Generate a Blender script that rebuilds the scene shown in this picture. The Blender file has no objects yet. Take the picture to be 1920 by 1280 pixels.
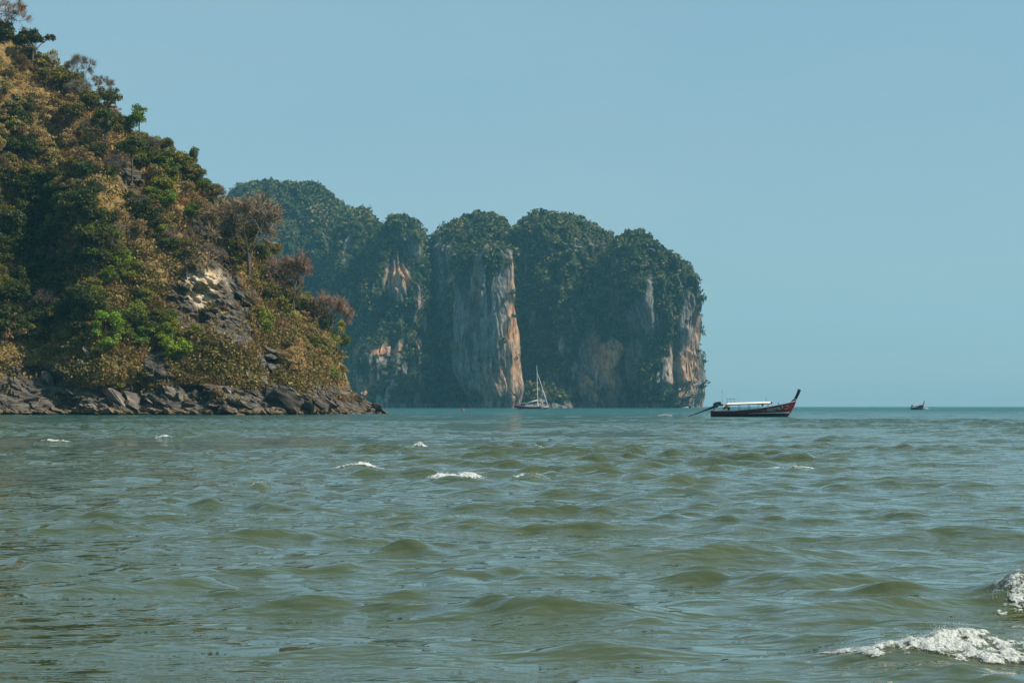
import bpy, math, random
import numpy as np
from mathutils import Vector, Matrix
R = math.radians
sc = bpy.context.scene
COL = sc.collection

# ------------------------------------------------------------------ camera
CAM_H, F, HOR = 1.7, 4000.0, 761.0          # eye height (m), focal length and horizon row in photo pixels
cam = bpy.data.cameras.new('camera'); cam.sensor_width = 36.0; cam.lens = F/1920*36.0
cam.shift_y = (HOR-640)/1920.0; cam.clip_start = 0.5; cam.clip_end = 40000
camo = bpy.data.objects.new('camera', cam); COL.objects.link(camo)
camo.location = (0, 0, CAM_H); camo.rotation_euler = (R(90), 0, 0); sc.camera = camo

# ------------------------------------------------------------------ sky, sun, exposure
SUN_AZ, SUN_EL = 103.0, 46.0                  # degrees clockwise from the view direction (+Y)
world = bpy.data.worlds.new('World'); sc.world = world; world.use_nodes = True
wn, wl = world.node_tree.nodes, world.node_tree.links
bg = wn['Background']
sky = wn.new('ShaderNodeTexSky'); sky.sky_type = 'NISHITA'; sky.sun_disc = False
sky.sun_elevation = R(SUN_EL); sky.sun_rotation = R(SUN_AZ); sky.altitude = 0
sky.air_density = 1.0; sky.dust_density = 1.0; sky.ozone_density = 3.0
hz = wn.new('ShaderNodeMix'); hz.data_type = 'RGBA'; hz.blend_type = 'MIX'
hz.inputs[0].default_value = 0.72            # a thin even veil over the whole dome
wl.new(sky.outputs[0], hz.inputs[6]); hz.inputs[7].default_value = (2.08, 3.78, 4.55, 1)
wtc = wn.new('ShaderNodeTexCoord'); wmp = wn.new('ShaderNodeMapping'); wmp.inputs['Scale'].default_value = (2.2, 2.2, 9.0); wl.new(wtc.outputs['Generated'], wmp.inputs['Vector'])
wnz = wn.new('ShaderNodeTexNoise'); wnz.inputs['Scale'].default_value = 1.6; wnz.inputs['Detail'].default_value = 5; wnz.inputs['Roughness'].default_value = .55; wl.new(wmp.outputs[0], wnz.inputs['Vector'])
wmr = wn.new('ShaderNodeMapRange'); wmr.inputs['From Min'].default_value = .42; wmr.inputs['From Max'].default_value = .72; wmr.inputs['To Max'].default_value = .16; wl.new(wnz.outputs['Fac'], wmr.inputs['Value'])
wcl = wn.new('ShaderNodeMix'); wcl.data_type = 'RGBA'; wl.new(wmr.outputs[0], wcl.inputs[0]); wl.new(hz.outputs[2], wcl.inputs[6]); wcl.inputs[7].default_value = (3.6, 4.5, 4.9, 1)   # thin high cloud
wl.new(wcl.outputs[2], bg.inputs[0]); bg.inputs[1].default_value = 0.093
sund = bpy.data.lights.new('sun', 'SUN'); sund.energy = 5.0; sund.angle = R(0.53); sund.color = (1.0, 0.91, 0.76)
suno = bpy.data.objects.new('sun', sund); COL.objects.link(suno)
sdir = Vector((math.cos(R(SUN_EL))*math.sin(R(SUN_AZ)), math.cos(R(SUN_EL))*math.cos(R(SUN_AZ)), math.sin(R(SUN_EL))))
suno.rotation_euler = sdir.to_track_quat('Z', 'Y').to_euler(); suno.location = (200, 0, 300)
vs = sc.view_settings; vs.view_transform = 'Standard'; vs.look = 'None'; vs.exposure = 0.42; vs.gamma = 1.0
sc.cycles.use_denoising = True
sc.cycles.volume_bounces = 0; sc.cycles.max_bounces = 6
sc.cycles.diffuse_bounces = 2; sc.cycles.glossy_bounces = 3; sc.cycles.transparent_max_bounces = 8

# ------------------------------------------------------------------ helpers
def PX(px, py, Y): return np.array(((px-960)/F*Y, Y, CAM_H+(HOR-py)/F*Y))
def tag(o, label=None, cat=None, group=None, kind=None):
    if label: o['label'] = label
    if cat: o['category'] = cat
    if group: o['group'] = group
    if kind: o['kind'] = kind
    return o
def link(o, parent=None):
    COL.objects.link(o)
    if parent: o.parent = parent
    return o
def empty(name, loc=(0, 0, 0), rz=0.0):
    o = bpy.data.objects.new(name, None); o.empty_display_size = 0.2
    o.location = loc; o.rotation_euler = (0, 0, rz); return link(o)
def np_mesh(name, V, Fc, mat=None, smooth=False, attrs=None):
    V = np.ascontiguousarray(V, dtype=np.float32); Fc = np.ascontiguousarray(Fc, dtype=np.int32)
    me = bpy.data.meshes.new(name); n, k = Fc.shape
    me.vertices.add(len(V)); me.vertices.foreach_set('co', V.ravel())
    me.loops.add(n*k); me.loops.foreach_set('vertex_index', Fc.ravel())
    me.polygons.add(n); me.polygons.foreach_set('loop_start', np.arange(0, n*k, k, dtype=np.int32))
    me.polygons.foreach_set('loop_total', np.full(n, k, dtype=np.int32))
    if attrs:
        for kx, val in attrs.items():
            a = me.attributes.new(kx, 'FLOAT', 'POINT'); a.data.foreach_set('value', np.ascontiguousarray(val, dtype=np.float32))
    me.update(calc_edges=True)
    me.polygons.foreach_set('use_smooth', np.full(n, smooth, dtype=bool))
    if mat: me.materials.append(mat)
    return me
class MB:
    def __init__(s): s.v = []; s.f = []
    def add(s, v, f):
        b = len(s.v); s.v += [tuple(p) for p in v]; s.f += [tuple(i+b for i in q) for q in f]; return s
    def box(s, c, d, rot=None):
        x, y, z = d[0]/2, d[1]/2, d[2]/2
        v = [Vector((sx*x, sy*y, sz*z)) for sx in (-1, 1) for sy in (-1, 1) for sz in (-1, 1)]
        if rot is not None: v = [rot @ p for p in v]
        v = [p+Vector(c) for p in v]
        return s.add(v, [(0, 1, 3, 2), (4, 6, 7, 5), (0, 4, 5, 1), (2, 3, 7, 6), (0, 2, 6, 4), (1, 5, 7, 3)])
    def tube(s, pts, rad, n=6, cap=True):
        pts = [Vector(p) for p in pts]
        if not hasattr(rad, '__len__'): rad = [rad]*len(pts)
        V = []
        for i, p in enumerate(pts):
            t = (pts[min(i+1, len(pts)-1)]-pts[max(i-1, 0)])
            t = t.normalized() if t.length > 1e-9 else Vector((0, 0, 1))
            u = t.cross(Vector((0, 0, 1)) if abs(t.z) < 0.9 else Vector((1, 0, 0))).normalized(); w = t.cross(u)
            V += [p+(u*math.cos(2*math.pi*k/n)+w*math.sin(2*math.pi*k/n))*rad[i] for k in range(n)]
        Fc = [(i*n+k, i*n+(k+1) % n, (i+1)*n+(k+1) % n, (i+1)*n+k) for i in range(len(pts)-1) for k in range(n)]
        if cap: Fc += [tuple(range(n-1, -1, -1)), tuple((len(pts)-1)*n+k for k in range(n))]
        return s.add(V, Fc)
    def mesh(s, name, mat, smooth=False):
        me = bpy.data.meshes.new(name); me.from_pydata(s.v, [], s.f); me.validate(); me.update()
        if mat: me.materials.append(mat)
        if smooth: me.polygons.foreach_set('use_smooth', np.full(len(me.polygons), True))
        return me
    def build(s, name, mat, parent=None, smooth=False):
        return link(bpy.data.objects.new(name, s.mesh(name, mat, smooth)), parent)

_rs = np.random.RandomState(11); _perm = _rs.permutation(4096).astype(np.int64); _val = _rs.rand(4096)*2-1
def vnoise(x, y, z):
    xi, yi, zi = np.floor(x).astype(np.int64), np.floor(y).astype(np.int64), np.floor(z).astype(np.int64)
    fx, fy, fz = x-xi, y-yi, z-zi
    fx, fy, fz = [f*f*f*(f*(f*6-15)+10) for f in (fx, fy, fz)]
    def h(a, b, c): return _val[_perm[(_perm[(_perm[a & 4095]+b) & 4095]+c) & 4095]]
    out = 0
    for dx in (0, 1):
        for dy in (0, 1):
            for dz in (0, 1):
                out = out+h(xi+dx, yi+dy, zi+dz)*(fx if dx else 1-fx)*(fy if dy else 1-fy)*(fz if dz else 1-fz)
    return out
def fbm(x, y, z, o=4, g=0.5):
    s, a, t = 0, 1.0, 0
    for i in range(o):
        s = s+a*vnoise(x*2**i+17.3*i, y*2**i+5.1*i, z*2**i+9.7*i); t += a; a *= g
    return s/t*1.6
def sstep(a, b, x):
    t = np.clip((x-a)/(b-a), 0, 1); return t*t*(3-2*t)

# ------------------------------------------------------------------ materials
def mat(name):
    m = bpy.data.materials.new(name); m.use_nodes = True
    n, l = m.node_tree.nodes, m.node_tree.links
    return m, n, l, n['Principled BSDF']
def plain(name, col, rough=0.6, metal=0.0, var=0.25, scale=6.0):
    m, n, l, b = mat(name)
    tc = n.new('ShaderNodeTexCoord'); nz = n.new('ShaderNodeTexNoise'); nz.inputs['Scale'].default_value = scale; nz.inputs['Detail'].default_value = 5
    l.new(tc.outputs['Object'], nz.inputs['Vector'])
    cr = n.new('ShaderNodeValToRGB')
    cr.color_ramp.elements[0].position = 0.3; cr.color_ramp.elements[1].position = 0.7
    cr.color_ramp.elements[0].color = (*[c*(1-var) for c in col], 1); cr.color_ramp.elements[1].color = (*[min(1, c*(1+var)) for c in col], 1)
    l.new(nz.outputs['Fac'], cr.inputs[0]); l.new(cr.outputs[0], b.inputs['Base Color'])
    b.inputs['Roughness'].default_value = rough; b.inputs['Metallic'].default_value = metal
    return m
def foliage(name, dark, light, dry=None, trans=0.25, objvar=0.35):
    """leaf material: every leaf its own tone, every plant its own cast"""
    m, n, l, b = mat(name)
    g = n.new('ShaderNodeNewGeometry'); oi = n.new('ShaderNodeObjectInfo')
    cr = n.new('ShaderNodeValToRGB'); e = cr.color_ramp.elements
    e[0].color = (*dark, 1); e[1].color = (*light, 1); e[1].position = 0.85
    if dry:
        x = e.new(0.97); x.color = (*dry, 1)
    l.new(g.outputs['Random Per Island'], cr.inputs[0])
    hs = n.new('ShaderNodeHueSaturation'); mp = n.new('ShaderNodeMapRange')
    mp.inputs['To Min'].default_value = 1-objvar; mp.inputs['To Max'].default_value = 1+objvar
    l.new(oi.outputs['Random'], mp.inputs['Value']); l.new(mp.outputs[0], hs.inputs['Value'])
    m2 = n.new('ShaderNodeMath'); m2.operation = 'MULTIPLY_ADD'; m2.inputs[1].default_value = 0.05; m2.inputs[2].default_value = 0.475
    fr = n.new('ShaderNodeMath'); fr.operation = 'FRACT'; m3 = n.new('ShaderNodeMath'); m3.operation = 'MULTIPLY'; m3.inputs[1].default_value = 7.31
    l.new(oi.outputs['Random'], m3.inputs[0]); l.new(m3.outputs[0], fr.inputs[0]); l.new(fr.outputs[0], m2.inputs[0]); l.new(m2.outputs[0], hs.inputs['Hue'])
    l.new(cr.outputs[0], hs.inputs['Color']); l.new(hs.outputs[0], b.inputs['Base Color'])
    b.inputs['Roughness'].default_value = 0.6; b.inputs['Specular IOR Level'].default_value = 0.25
    if trans:
        t = n.new('ShaderNodeBsdfTranslucent'); l.new(hs.outputs[0], t.inputs['Color'])
        mx = n.new('ShaderNodeMixShader'); mx.inputs[0].default_value = trans
        l.new(b.outputs[0], mx.inputs[1]); l.new(t.outputs[0], mx.inputs[2]); l.new(mx.outputs[0], n['Material Output'].inputs[0])
    return m
def tone(n, l, vec, scale, stops, detail=6, rough=0.6, dist=0.0):
    nz = n.new('ShaderNodeTexNoise'); nz.inputs['Scale'].default_value = scale; nz.inputs['Detail'].default_value = detail
    nz.inputs['Roughness'].default_value = rough; nz.inputs['Distortion'].default_value = dist
    l.new(vec, nz.inputs['Vector'])
    cr = n.new('ShaderNodeValToRGB'); e = cr.color_ramp.elements
    while len(e) < len(stops): e.new(0.5)
    for i, (p, c) in enumerate(stops): e[i].position = p; e[i].color = (*c, 1)
    l.new(nz.outputs['Fac'], cr.inputs[0]); return cr.outputs[0], nz.outputs['Fac']
def mixc(n, l, fac, a, b, mode='MIX'):
    m = n.new('ShaderNodeMix'); m.data_type = 'RGBA'; m.blend_type = mode
    if hasattr(fac, 'links'): l.new(fac, m.inputs[0])
    else: m.inputs[0].default_value = fac
    for s, v in ((6, a), (7, b)):
        if hasattr(v, 'links'): l.new(v, m.inputs[s])
        else: m.inputs[s].default_value = (*v, 1)
    return m.outputs[2]
def attr(n, name):
    a = n.new('ShaderNodeAttribute'); a.attribute_name = name; return a.outputs['Fac']
def mapping(n, l, scale, rot=(0, 0, 0), src='Object'):
    tc = n.new('ShaderNodeTexCoord'); mp = n.new('ShaderNodeMapping'); mp.inputs['Scale'].default_value = scale; mp.inputs['Rotation'].default_value = rot
    l.new(tc.outputs[src], mp.inputs['Vector']); return mp.outputs[0]
def bump(n, l, b, height, strength, dist):
    bp = n.new('ShaderNodeBump'); bp.inputs['Strength'].default_value = strength; bp.inputs['Distance'].default_value = dist
    l.new(height, bp.inputs['Height']); l.new(bp.outputs[0], b.inputs['Normal']); return bp

# sea water: silty green near the beach, clearer and bluer over deep water
def make_water():
    m, n, l, b = mat('sea_water')
    tc = n.new('ShaderNodeTexCoord'); sp = n.new('ShaderNodeSeparateXYZ'); l.new(tc.outputs['Object'], sp.inputs[0])
    mr = n.new('ShaderNodeMapRange'); mr.inputs['From Min'].default_value = 30; mr.inputs['From Max'].default_value = 520; mr.interpolation_type = 'SMOOTHSTEP'
    l.new(sp.outputs['Y'], mr.inputs['Value'])
    silt, _ = tone(n, l, mapping(n, l, (0.12, 0.06, 0.1)), 1.0, [(0.3, (0.041, 0.056, 0.023)), (0.7, (0.058, 0.072, 0.029))], 4)
    deep, _ = tone(n, l, mapping(n, l, (0.05, 0.012, 0.1)), 1.0, [(0.3, (0.011, 0.070, 0.074)), (0.7, (0.024, 0.105, 0.104))], 4)
    l.new(mixc(n, l, mr.outputs[0], silt, deep), b.inputs['Base Color'])
    m5 = n.new('ShaderNodeMapRange'); m5.inputs['From Min'].default_value = 120; m5.inputs['From Max'].default_value = 700; m5.inputs['To Min'].default_value = 1.0; m5.inputs['To Max'].default_value = .10; l.new(sp.outputs['Y'], m5.inputs['Value']); l.new(m5.outputs[0], b.inputs['Specular IOR Level'])
    m6 = n.new('ShaderNodeMapRange'); m6.inputs['From Min'].default_value = 100; m6.inputs['From Max'].default_value = 900; m6.inputs['To Min'].default_value = .03; m6.inputs['To Max'].default_value = .3; l.new(sp.outputs['Y'], m6.inputs['Value']); l.new(m6.outputs[0], b.inputs['Roughness'])
    b.inputs['IOR'].default_value = 1.333
    n1 = n.new('ShaderNodeTexNoise'); n1.inputs['Scale'].default_value = 1.0; n1.inputs['Detail'].default_value = 2.5; n1.inputs['Roughness'].default_value = 0.5
    l.new(mapping(n, l, (4.5, 8.0, 1.0), (0, 0, R(6))), n1.inputs['Vector'])
    n2 = n.new('ShaderNodeTexNoise'); n2.inputs['Scale'].default_value = 1.0; n2.inputs['Detail'].default_value = 3
    l.new(mapping(n, l, (1.1, 2.2, 1.0), (0, 0, R(-8))), n2.inputs['Vector'])
    b1 = n.new('ShaderNodeBump'); b1.inputs['Strength'].default_value = 1.0; b1.inputs['Distance'].default_value = 0.042; l.new(n1.outputs['Fac'], b1.inputs['Height'])
    n3_ = n.new('ShaderNodeTexNoise'); n3_.inputs['Scale'].default_value = 1.0; n3_.inputs['Detail'].default_value = 4; l.new(mapping(n, l, (0.22, 0.42, 1.0), (0, 0, R(5))), n3_.inputs['Vector'])
    m7 = n.new('ShaderNodeMapRange'); m7.inputs['From Min'].default_value = 120; m7.inputs['From Max'].default_value = 500; l.new(sp.outputs['Y'], m7.inputs['Value'])
    b3 = n.new('ShaderNodeBump'); b3.inputs['Distance'].default_value = 2.4; l.new(n3_.outputs['Fac'], b3.inputs['Height']); l.new(m7.outputs[0], b3.inputs['Strength'])
    b2 = n.new('ShaderNodeBump'); b2.inputs['Strength'].default_value = 1.0; b2.inputs['Distance'].default_value = 0.44; l.new(n2.outputs['Fac'], b2.inputs['Height'])
    m4 = n.new('ShaderNodeMapRange'); m4.inputs['From Min'].default_value = 25; m4.inputs['From Max'].default_value = 220; m4.inputs['To Min'].default_value = .36; m4.inputs['To Max'].default_value = 1.0; l.new(sp.outputs['Y'], m4.inputs['Value']); l.new(m4.outputs[0], b2.inputs['Strength']); l.new(m4.outputs[0], b1.inputs['Strength'])
    l.new(b1.outputs[0], b2.inputs['Normal']); l.new(b2.outputs[0], b3.inputs['Normal']); l.new(b3.outputs[0], b.inputs['Normal'])
    return m
def make_foam():
    m, n, l, b = mat('sea_foam')
    v = mapping(n, l, (1, 1, 1))
    c, f = tone(n, l, v, 52.0, [(0.36, (0.26, 0.31, 0.28)), (0.5, (0.66, 0.70, 0.68)), (0.62, (0.9, 0.91, 0.9))], 4, .7)
    l.new(c, b.inputs['Base Color']); b.inputs['Roughness'].default_value = 0.5; bump(n, l, b, f, 1.0, .02)
    t = n.new('ShaderNodeBsdfTranslucent'); t.inputs['Color'].default_value = (0.8, 0.86, 0.82, 1)
    mx = n.new('ShaderNodeMixShader'); mx.inputs[0].default_value = 0.3; l.new(b.outputs[0], mx.inputs[1]); l.new(t.outputs[0], mx.inputs[2])
    # lace: the sheet breaks into bubbles and holes toward its edges
    nz = n.new('ShaderNodeTexNoise'); nz.inputs['Scale'].default_value = 15; nz.inputs['Detail'].default_value = 5; nz.inputs['Roughness'].default_value = .7; l.new(v, nz.inputs['Vector'])
    ad = n.new('ShaderNodeMath'); ad.operation = 'MULTIPLY_ADD'; ad.inputs[1].default_value = 4.2; ad.inputs[2].default_value = -2.15; l.new(nz.outputs['Fac'], ad.inputs[0])
    a2 = n.new('ShaderNodeMath'); a2.operation = 'ADD'; l.new(attr(n, 'cover'), a2.inputs[0]); l.new(ad.outputs[0], a2.inputs[1])
    mr = n.new('ShaderNodeMapRange'); mr.inputs['From Min'].default_value = -.05; mr.inputs['From Max'].default_value = .35; l.new(a2.outputs[0], mr.inputs['Value'])
    tp = n.new('ShaderNodeBsdfTransparent'); m2 = n.new('ShaderNodeMixShader'); l.new(mr.outputs[0], m2.inputs[0]); l.new(tp.outputs[0], m2.inputs[1]); l.new(mx.outputs[0], m2.inputs[2]); l.new(m2.outputs[0], n['Material Output'].inputs[0])
    return m
def make_headland_mat():
    m, n, l, b = mat('headland_ground')
    v = mapping(n, l, (1, 1, 1))
    soil, _ = tone(n, l, v, 0.35, [(0.25, (0.06, 0.04, 0.017)), (0.45, (0.17, 0.11, 0.04)), (0.58, (0.30, 0.195, 0.07)), (0.78, (0.42, 0.29, 0.12))], 8, 0.7)
    strata = mapping(n, l, (0.25, 0.3, 1.7), (0, R(28), 0))
    rock, rf = tone(n, l, strata, 1.0, [(0.3, (0.022, 0.019, 0.016)), (0.48, (0.07, 0.061, 0.05)), (0.62, (0.15, 0.13, 0.105)), (0.8, (0.34, 0.29, 0.225))], 9, 0.68, 0.4)
    scar, _ = tone(n, l, mapping(n, l, (0.9, 0.9, 0.35)), 1.0, [(0.35, (0.10, 0.095, 0.09)), (0.48, (0.52, 0.38, 0.21)), (0.62, (0.62, 0.56, 0.46)), (0.75, (0.48, 0.30, 0.14))], 6, 0.6)
    c = mixc(n, l, attr(n, 'rock'), soil, rock); c = mixc(n, l, attr(n, 'scar'), c, scar)
    l.new(c, b.inputs['Base Color']); b.inputs['Roughness'].default_value = 0.9; b.inputs['Specular IOR Level'].default_value = 0.2
    bump(n, l, b, rf, 1.0, 0.9)
    return m
def make_rock_mat():
    m, n, l, b = mat('shore_rock')
    oi = n.new('ShaderNodeObjectInfo'); g = n.new('ShaderNodeNewGeometry')
    v = mapping(n, l, (1.2, 1.2, 4.0))
    rock, rf = tone(n, l, v, 0.7, [(0.3, (0.022, 0.019, 0.016)), (0.5, (0.085, 0.073, 0.061)), (0.64, (0.17, 0.145, 0.115)), (0.82, (0.40, 0.36, 0.30))], 9, 0.68)
    hs = n.new('ShaderNodeHueSaturation'); mp = n.new('ShaderNodeMapRange'); mp.inputs['To Min'].default_value = 0.5; mp.inputs['To Max'].default_value = 1.6
    l.new(oi.outputs['Random'], mp.inputs['Value']); l.new(mp.outputs[0], hs.inputs['Value']); l.new(rock, hs.inputs['Color'])
    # the tide line: barnacle brown low down, wet and dark at the water
    sp = n.new('ShaderNodeSeparateXYZ'); l.new(g.outputs['Position'], sp.inputs[0])
    mr = n.new('ShaderNodeMapRange'); mr.inputs['From Min'].default_value = 1.7; mr.inputs['From Max'].default_value = 0.9; l.new(sp.outputs['Z'], mr.inputs['Value'])
    barn, _ = tone(n, l, v, 2.2, [(0.3, (0.05, 0.036, 0.024)), (0.7, (0.22, 0.155, 0.09))], 6, 0.7)
    c = mixc(n, l, mr.outputs[0], hs.outputs[0], barn)
    mr2 = n.new('ShaderNodeMapRange'); mr2.inputs['From Min'].default_value = 0.55; mr2.inputs['From Max'].default_value = 0.25; l.new(sp.outputs['Z'], mr2.inputs['Value'])
    c = mixc(n, l, mr2.outputs[0], c, (0.012, 0.013, 0.012))
    l.new(c, b.inputs['Base Color']); b.inputs['Roughness'].default_value = 0.85; b.inputs['Specular IOR Level'].default_value = 0.25
    bump(n, l, b, rf, 1.0, 0.35)
    return m
def make_cliff_mat():
    m, n, l, b = mat('limestone')
    grey, gf = tone(n, l, mapping(n, l, (0.16, 0.16, 0.022)), 1.0, [(0.32, (0.025, 0.027, 0.03)), (0.45, (0.13, 0.127, 0.125)), (0.58, (0.24, 0.225, 0.21)), (0.8, (0.42, 0.37, 0.33))], 9, 0.65, 0.6)
    rust, _ = tone(n, l, mapping(n, l, (0.12, 0.12, 0.02)), 1.0, [(0.3, (0.08, 0.06, 0.055)), (0.44, (0.42, 0.20, 0.10)), (0.56, (0.56, 0.36, 0.21)), (0.66, (0.34, 0.26, 0.21)), (0.76, (0.44, 0.13, 0.07))], 8, 0.65, 0.5)
    veg, _ = tone(n, l, mapping(n, l, (0.2, 0.2, 0.2)), 1.0, [(0.3, (0.008, 0.016, 0.007)), (0.6, (0.035, 0.05, 0.018)), (0.8, (0.09, 0.075, 0.04))], 6, 0.65)
    fine, ff = tone(n, l, mapping(n, l, (0.42, 0.42, 0.2)), 1.0, [(0.32, (0.25, 0.27, 0.28)), (0.5, (0.9, 0.9, 0.9)), (0.7, (1.35, 1.3, 1.25))], 6, 0.7)
    c = mixc(n, l, attr(n, 'rust'), grey, rust); c = mixc(n, l, 1.0, c, fine, 'MULTIPLY'); c = mixc(n, l, attr(n, 'veg'), c, veg)
    l.new(c, b.inputs['Base Color']); b.inputs['Roughness'].default_value = 0.9; b.inputs['Specular IOR Level'].default_value = 0.15
    bump(n, l, b, gf, 1.0, 5.0)
    return m
M = {}
M['water'] = make_water(); M['foam'] = make_foam(); M['headland'] = make_headland_mat(); M['rock'] = make_rock_mat(); M['cliff'] = make_cliff_mat()
M['bark'] = plain('bark', (0.075, 0.058, 0.045), 0.9, var=0.5, scale=3)
M['pale_bark'] = plain('pale_bark', (0.25, 0.20, 0.165), 0.9, var=0.3, scale=3)
M['dark'] = foliage('dark_leaves', (0.026, 0.036, 0.0045), (0.066, 0.082, 0.010), (0.10, 0.10, 0.02))
M['olive'] = foliage('olive_leaves', (0.085, 0.078, 0.009), (0.20, 0.185, 0.02), (0.20, 0.13, 0.03))
M['green'] = foliage('green_leaves', (0.0714, 0.0903, 0.0060), (0.1564, 0.1978, 0.0129), (0.16, 0.20, 0.02))
M['bright'] = foliage('bright_leaves', (0.1008, 0.1344, 0.0070), (0.2208, 0.2944, 0.0147), (0.25, 0.32, 0.02), objvar=0.15)
M['yellow'] = foliage('yellow_leaves', (0.1428, 0.1260, 0.0168), (0.3128, 0.2760, 0.0368), (0.45, 0.40, 0.09), objvar=0.12)
M['tan'] = foliage('tan_dry_leaves', (0.18, 0.125, 0.042), (0.42, 0.295, 0.105), (0.45, 0.36, 0.19))
M['rusty'] = foliage('rusty_twigs', (0.12, 0.075, 0.05), (0.27, 0.175, 0.115), (0.26, 0.15, 0.09), trans=0.0)
M['twig'] = foliage('grey_brown_twigs', (0.0798, 0.0609, 0.0462), (0.1748, 0.1334, 0.1012), (0.30, 0.25, 0.2), trans=0.0)
M['straw'] = foliage('dry_grass_blades', (0.19, 0.115, 0.042), (0.43, 0.27, 0.095), (0.58, 0.44, 0.22), trans=0.2)
M['brush'] = foliage('brown_brush', (0.095, 0.062, 0.022), (0.25, 0.16, 0.056), (0.19, 0.20, 0.05), trans=0.15)
def make_forest_mat():
    m, n, l, b = mat('far_forest')
    g = n.new('ShaderNodeNewGeometry'); cr = n.new('ShaderNodeValToRGB'); e = cr.color_ramp.elements
    e[0].color = (0.026, 0.040, 0.014, 1); e[1].color = (0.10, 0.115, 0.036, 1); e[1].position = .8; x = e.new(0.94); x.color = (0.19, 0.145, 0.085, 1)
    ad = n.new('ShaderNodeMath'); ad.operation = 'MULTIPLY_ADD'; ad.inputs[1].default_value = .25; l.new(g.outputs['Random Per Island'], ad.inputs[0])
    sc_ = n.new('ShaderNodeMath'); sc_.operation = 'MULTIPLY'; sc_.inputs[1].default_value = .8; l.new(attr(n, 'tone'), sc_.inputs[0]); l.new(sc_.outputs[0], ad.inputs[2])
    l.new(ad.outputs[0], cr.inputs[0])
    big, _ = tone(n, l, mapping(n, l, (0.045, 0.045, 0.045)), 1.0, [(0.34, (0.45, 0.6, 0.45)), (0.5, (1, 1, 1)), (0.68, (1.5, 1.15, 0.9))], 7, 0.7)
    l.new(mixc(n, l, 1.0, cr.outputs[0], big, 'MULTIPLY'), b.inputs['Base Color'])
    b.inputs['Roughness'].default_value = 0.8; b.inputs['Specular IOR Level'].default_value = 0.1
    return m
M['forest'] = make_forest_mat()

# ------------------------------------------------------------------ the sea
rw = np.random.RandomState(5)
NW = 96
lam = np.exp(np.linspace(math.log(0.22), math.log(9.5), NW))*(1+0.06*rw.randn(NW))
amp = np.where(lam > .8, 0.0031, 0.0040)*lam*np.exp(-(lam/2.7)**2*0.5)*(0.6+0.8*rw.rand(NW))
spread = np.where(lam > 1.5, R(20), np.where(lam > .8, R(42), R(54)))
ang = R(-98)+spread*rw.randn(NW); kx = 2*math.pi/lam*np.cos(ang); ky = 2*math.pi/lam*np.sin(ang); ph = rw.rand(NW)*2*math.pi
# photo positions of the breaking crests: px, py, width px, crest height m, foam amount, foam depth px
CRESTS = [(1785, 1238, 450, .19, 3.0, 'broad churning whitecap breaking nearest the beach'),
          (1925, 1142, 120, .17, 1.6, 'steep splashing whitecap with flying drops beside a green wave face'),
          (672, 881, 80, .19, 1.0, 'bright whitecap toppling on a short green crest'),
          (855, 899, 100, .16, 1.0, 'long double-humped whitecap in the middle of the sea'),
          (990, 900, 70, .17, .12, 'faint thin foam line trailing the double-humped whitecap'),
          (100, 831, 66, .17, .35, 'thin whitecap on the sea below the dark shore rocks'),
          (790, 841, 30, .15, .6, 'small slanting whitecap seaward of the toppling one'),
          (1003, 844, 40, .14, .5, 'small whitecap with a green shoulder below the sailing yacht'),
          (1488, 882, 100, .13, .22, 'low flat foam streak on the open sea below the maroon boat'),
          (305, 822, 28, .10, .5, 'tiny foam fleck off the straw-covered slope'),
          (1246, 780, 22, .25, .6, 'far white crest near the propeller shaft of the maroon boat'),
          (597, 776, 12, .3, .8, 'white splash against the boulders of the shore'),
          (485, 920, 40, .15, .2, 'faint foam fleck on a short curling crest near the toppling whitecap'),
          (1733, 767.5, 14, .8, 1.0, 'white bow spray of the small dark boat on the horizon'),
          (1285, 765.2, 11, 1.0, .8, 'white spray beside the tiny boat under the hazy cliff')]
BUMPS = []
for (px, py, w, hgt, fo, lb) in CRESTS:
    Y = F*CAM_H/(py-HOR); BUMPS.append(((px-960)/F*Y, Y, w/F*Y, hgt))
for (px, py, w, hgt) in [(530, 1015, 260, .17), (1370, 1050, 330, .16), (1050, 1165, 330, .17), (560, 1150, 210, .12), (1820, 1015, 230, .17),
                         (1640, 1150, 380, .16), (760, 1070, 330, .10), (1420, 1000, 240, .10), (230, 905, 130, .13), (1170, 990, 200, .09),
                         (1350, 1140, 250, .09), (1160, 1230, 260, .08), (330, 1225, 260, .06), (1800, 935, 120, .15), (120, 1000, 240, .10), (1010, 1060, 200, .1), (250, 960, 150, .1), (640, 950, 130, .09), (900, 960, 140, .1), (1250, 940, 140, .1), (1550, 1100, 200, .09), (700, 1230, 260, .07), (200, 1110, 260, .08), (1330, 905, 100, .11), (1600, 900, 110, .12), (420, 870, 90, .12), (1150, 880, 90, .12), (60, 870, 90, .12), (1700, 850, 80, .12), (560, 845, 70, .12)]:
    Y = F*CAM_H/(py-HOR); BUMPS.append(((px-960)/F*Y, Y, w/F*Y, hgt))
def crest_bumps(X, Y):
    z = np.zeros_like(X)
    for bi, (bx, by, bw, bh) in enumerate(BUMPS):
        dx = (X-bx)/(bw*(0.52 if bi < len(CRESTS) else .68)); dy = Y-by-0.22*dx*bw*0.3+.12*bw*np.sin(dx*2.3+bx)
        s = np.where(dy < 0, 0.20, 0.5)*max(1.0, bh/0.17)*min(1.4, max(.8, bw))
        z += bh*np.exp(-dx*dx)*np.exp(-(np.sqrt(dy*dy+.0036)-.06)/s)
    return z
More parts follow.
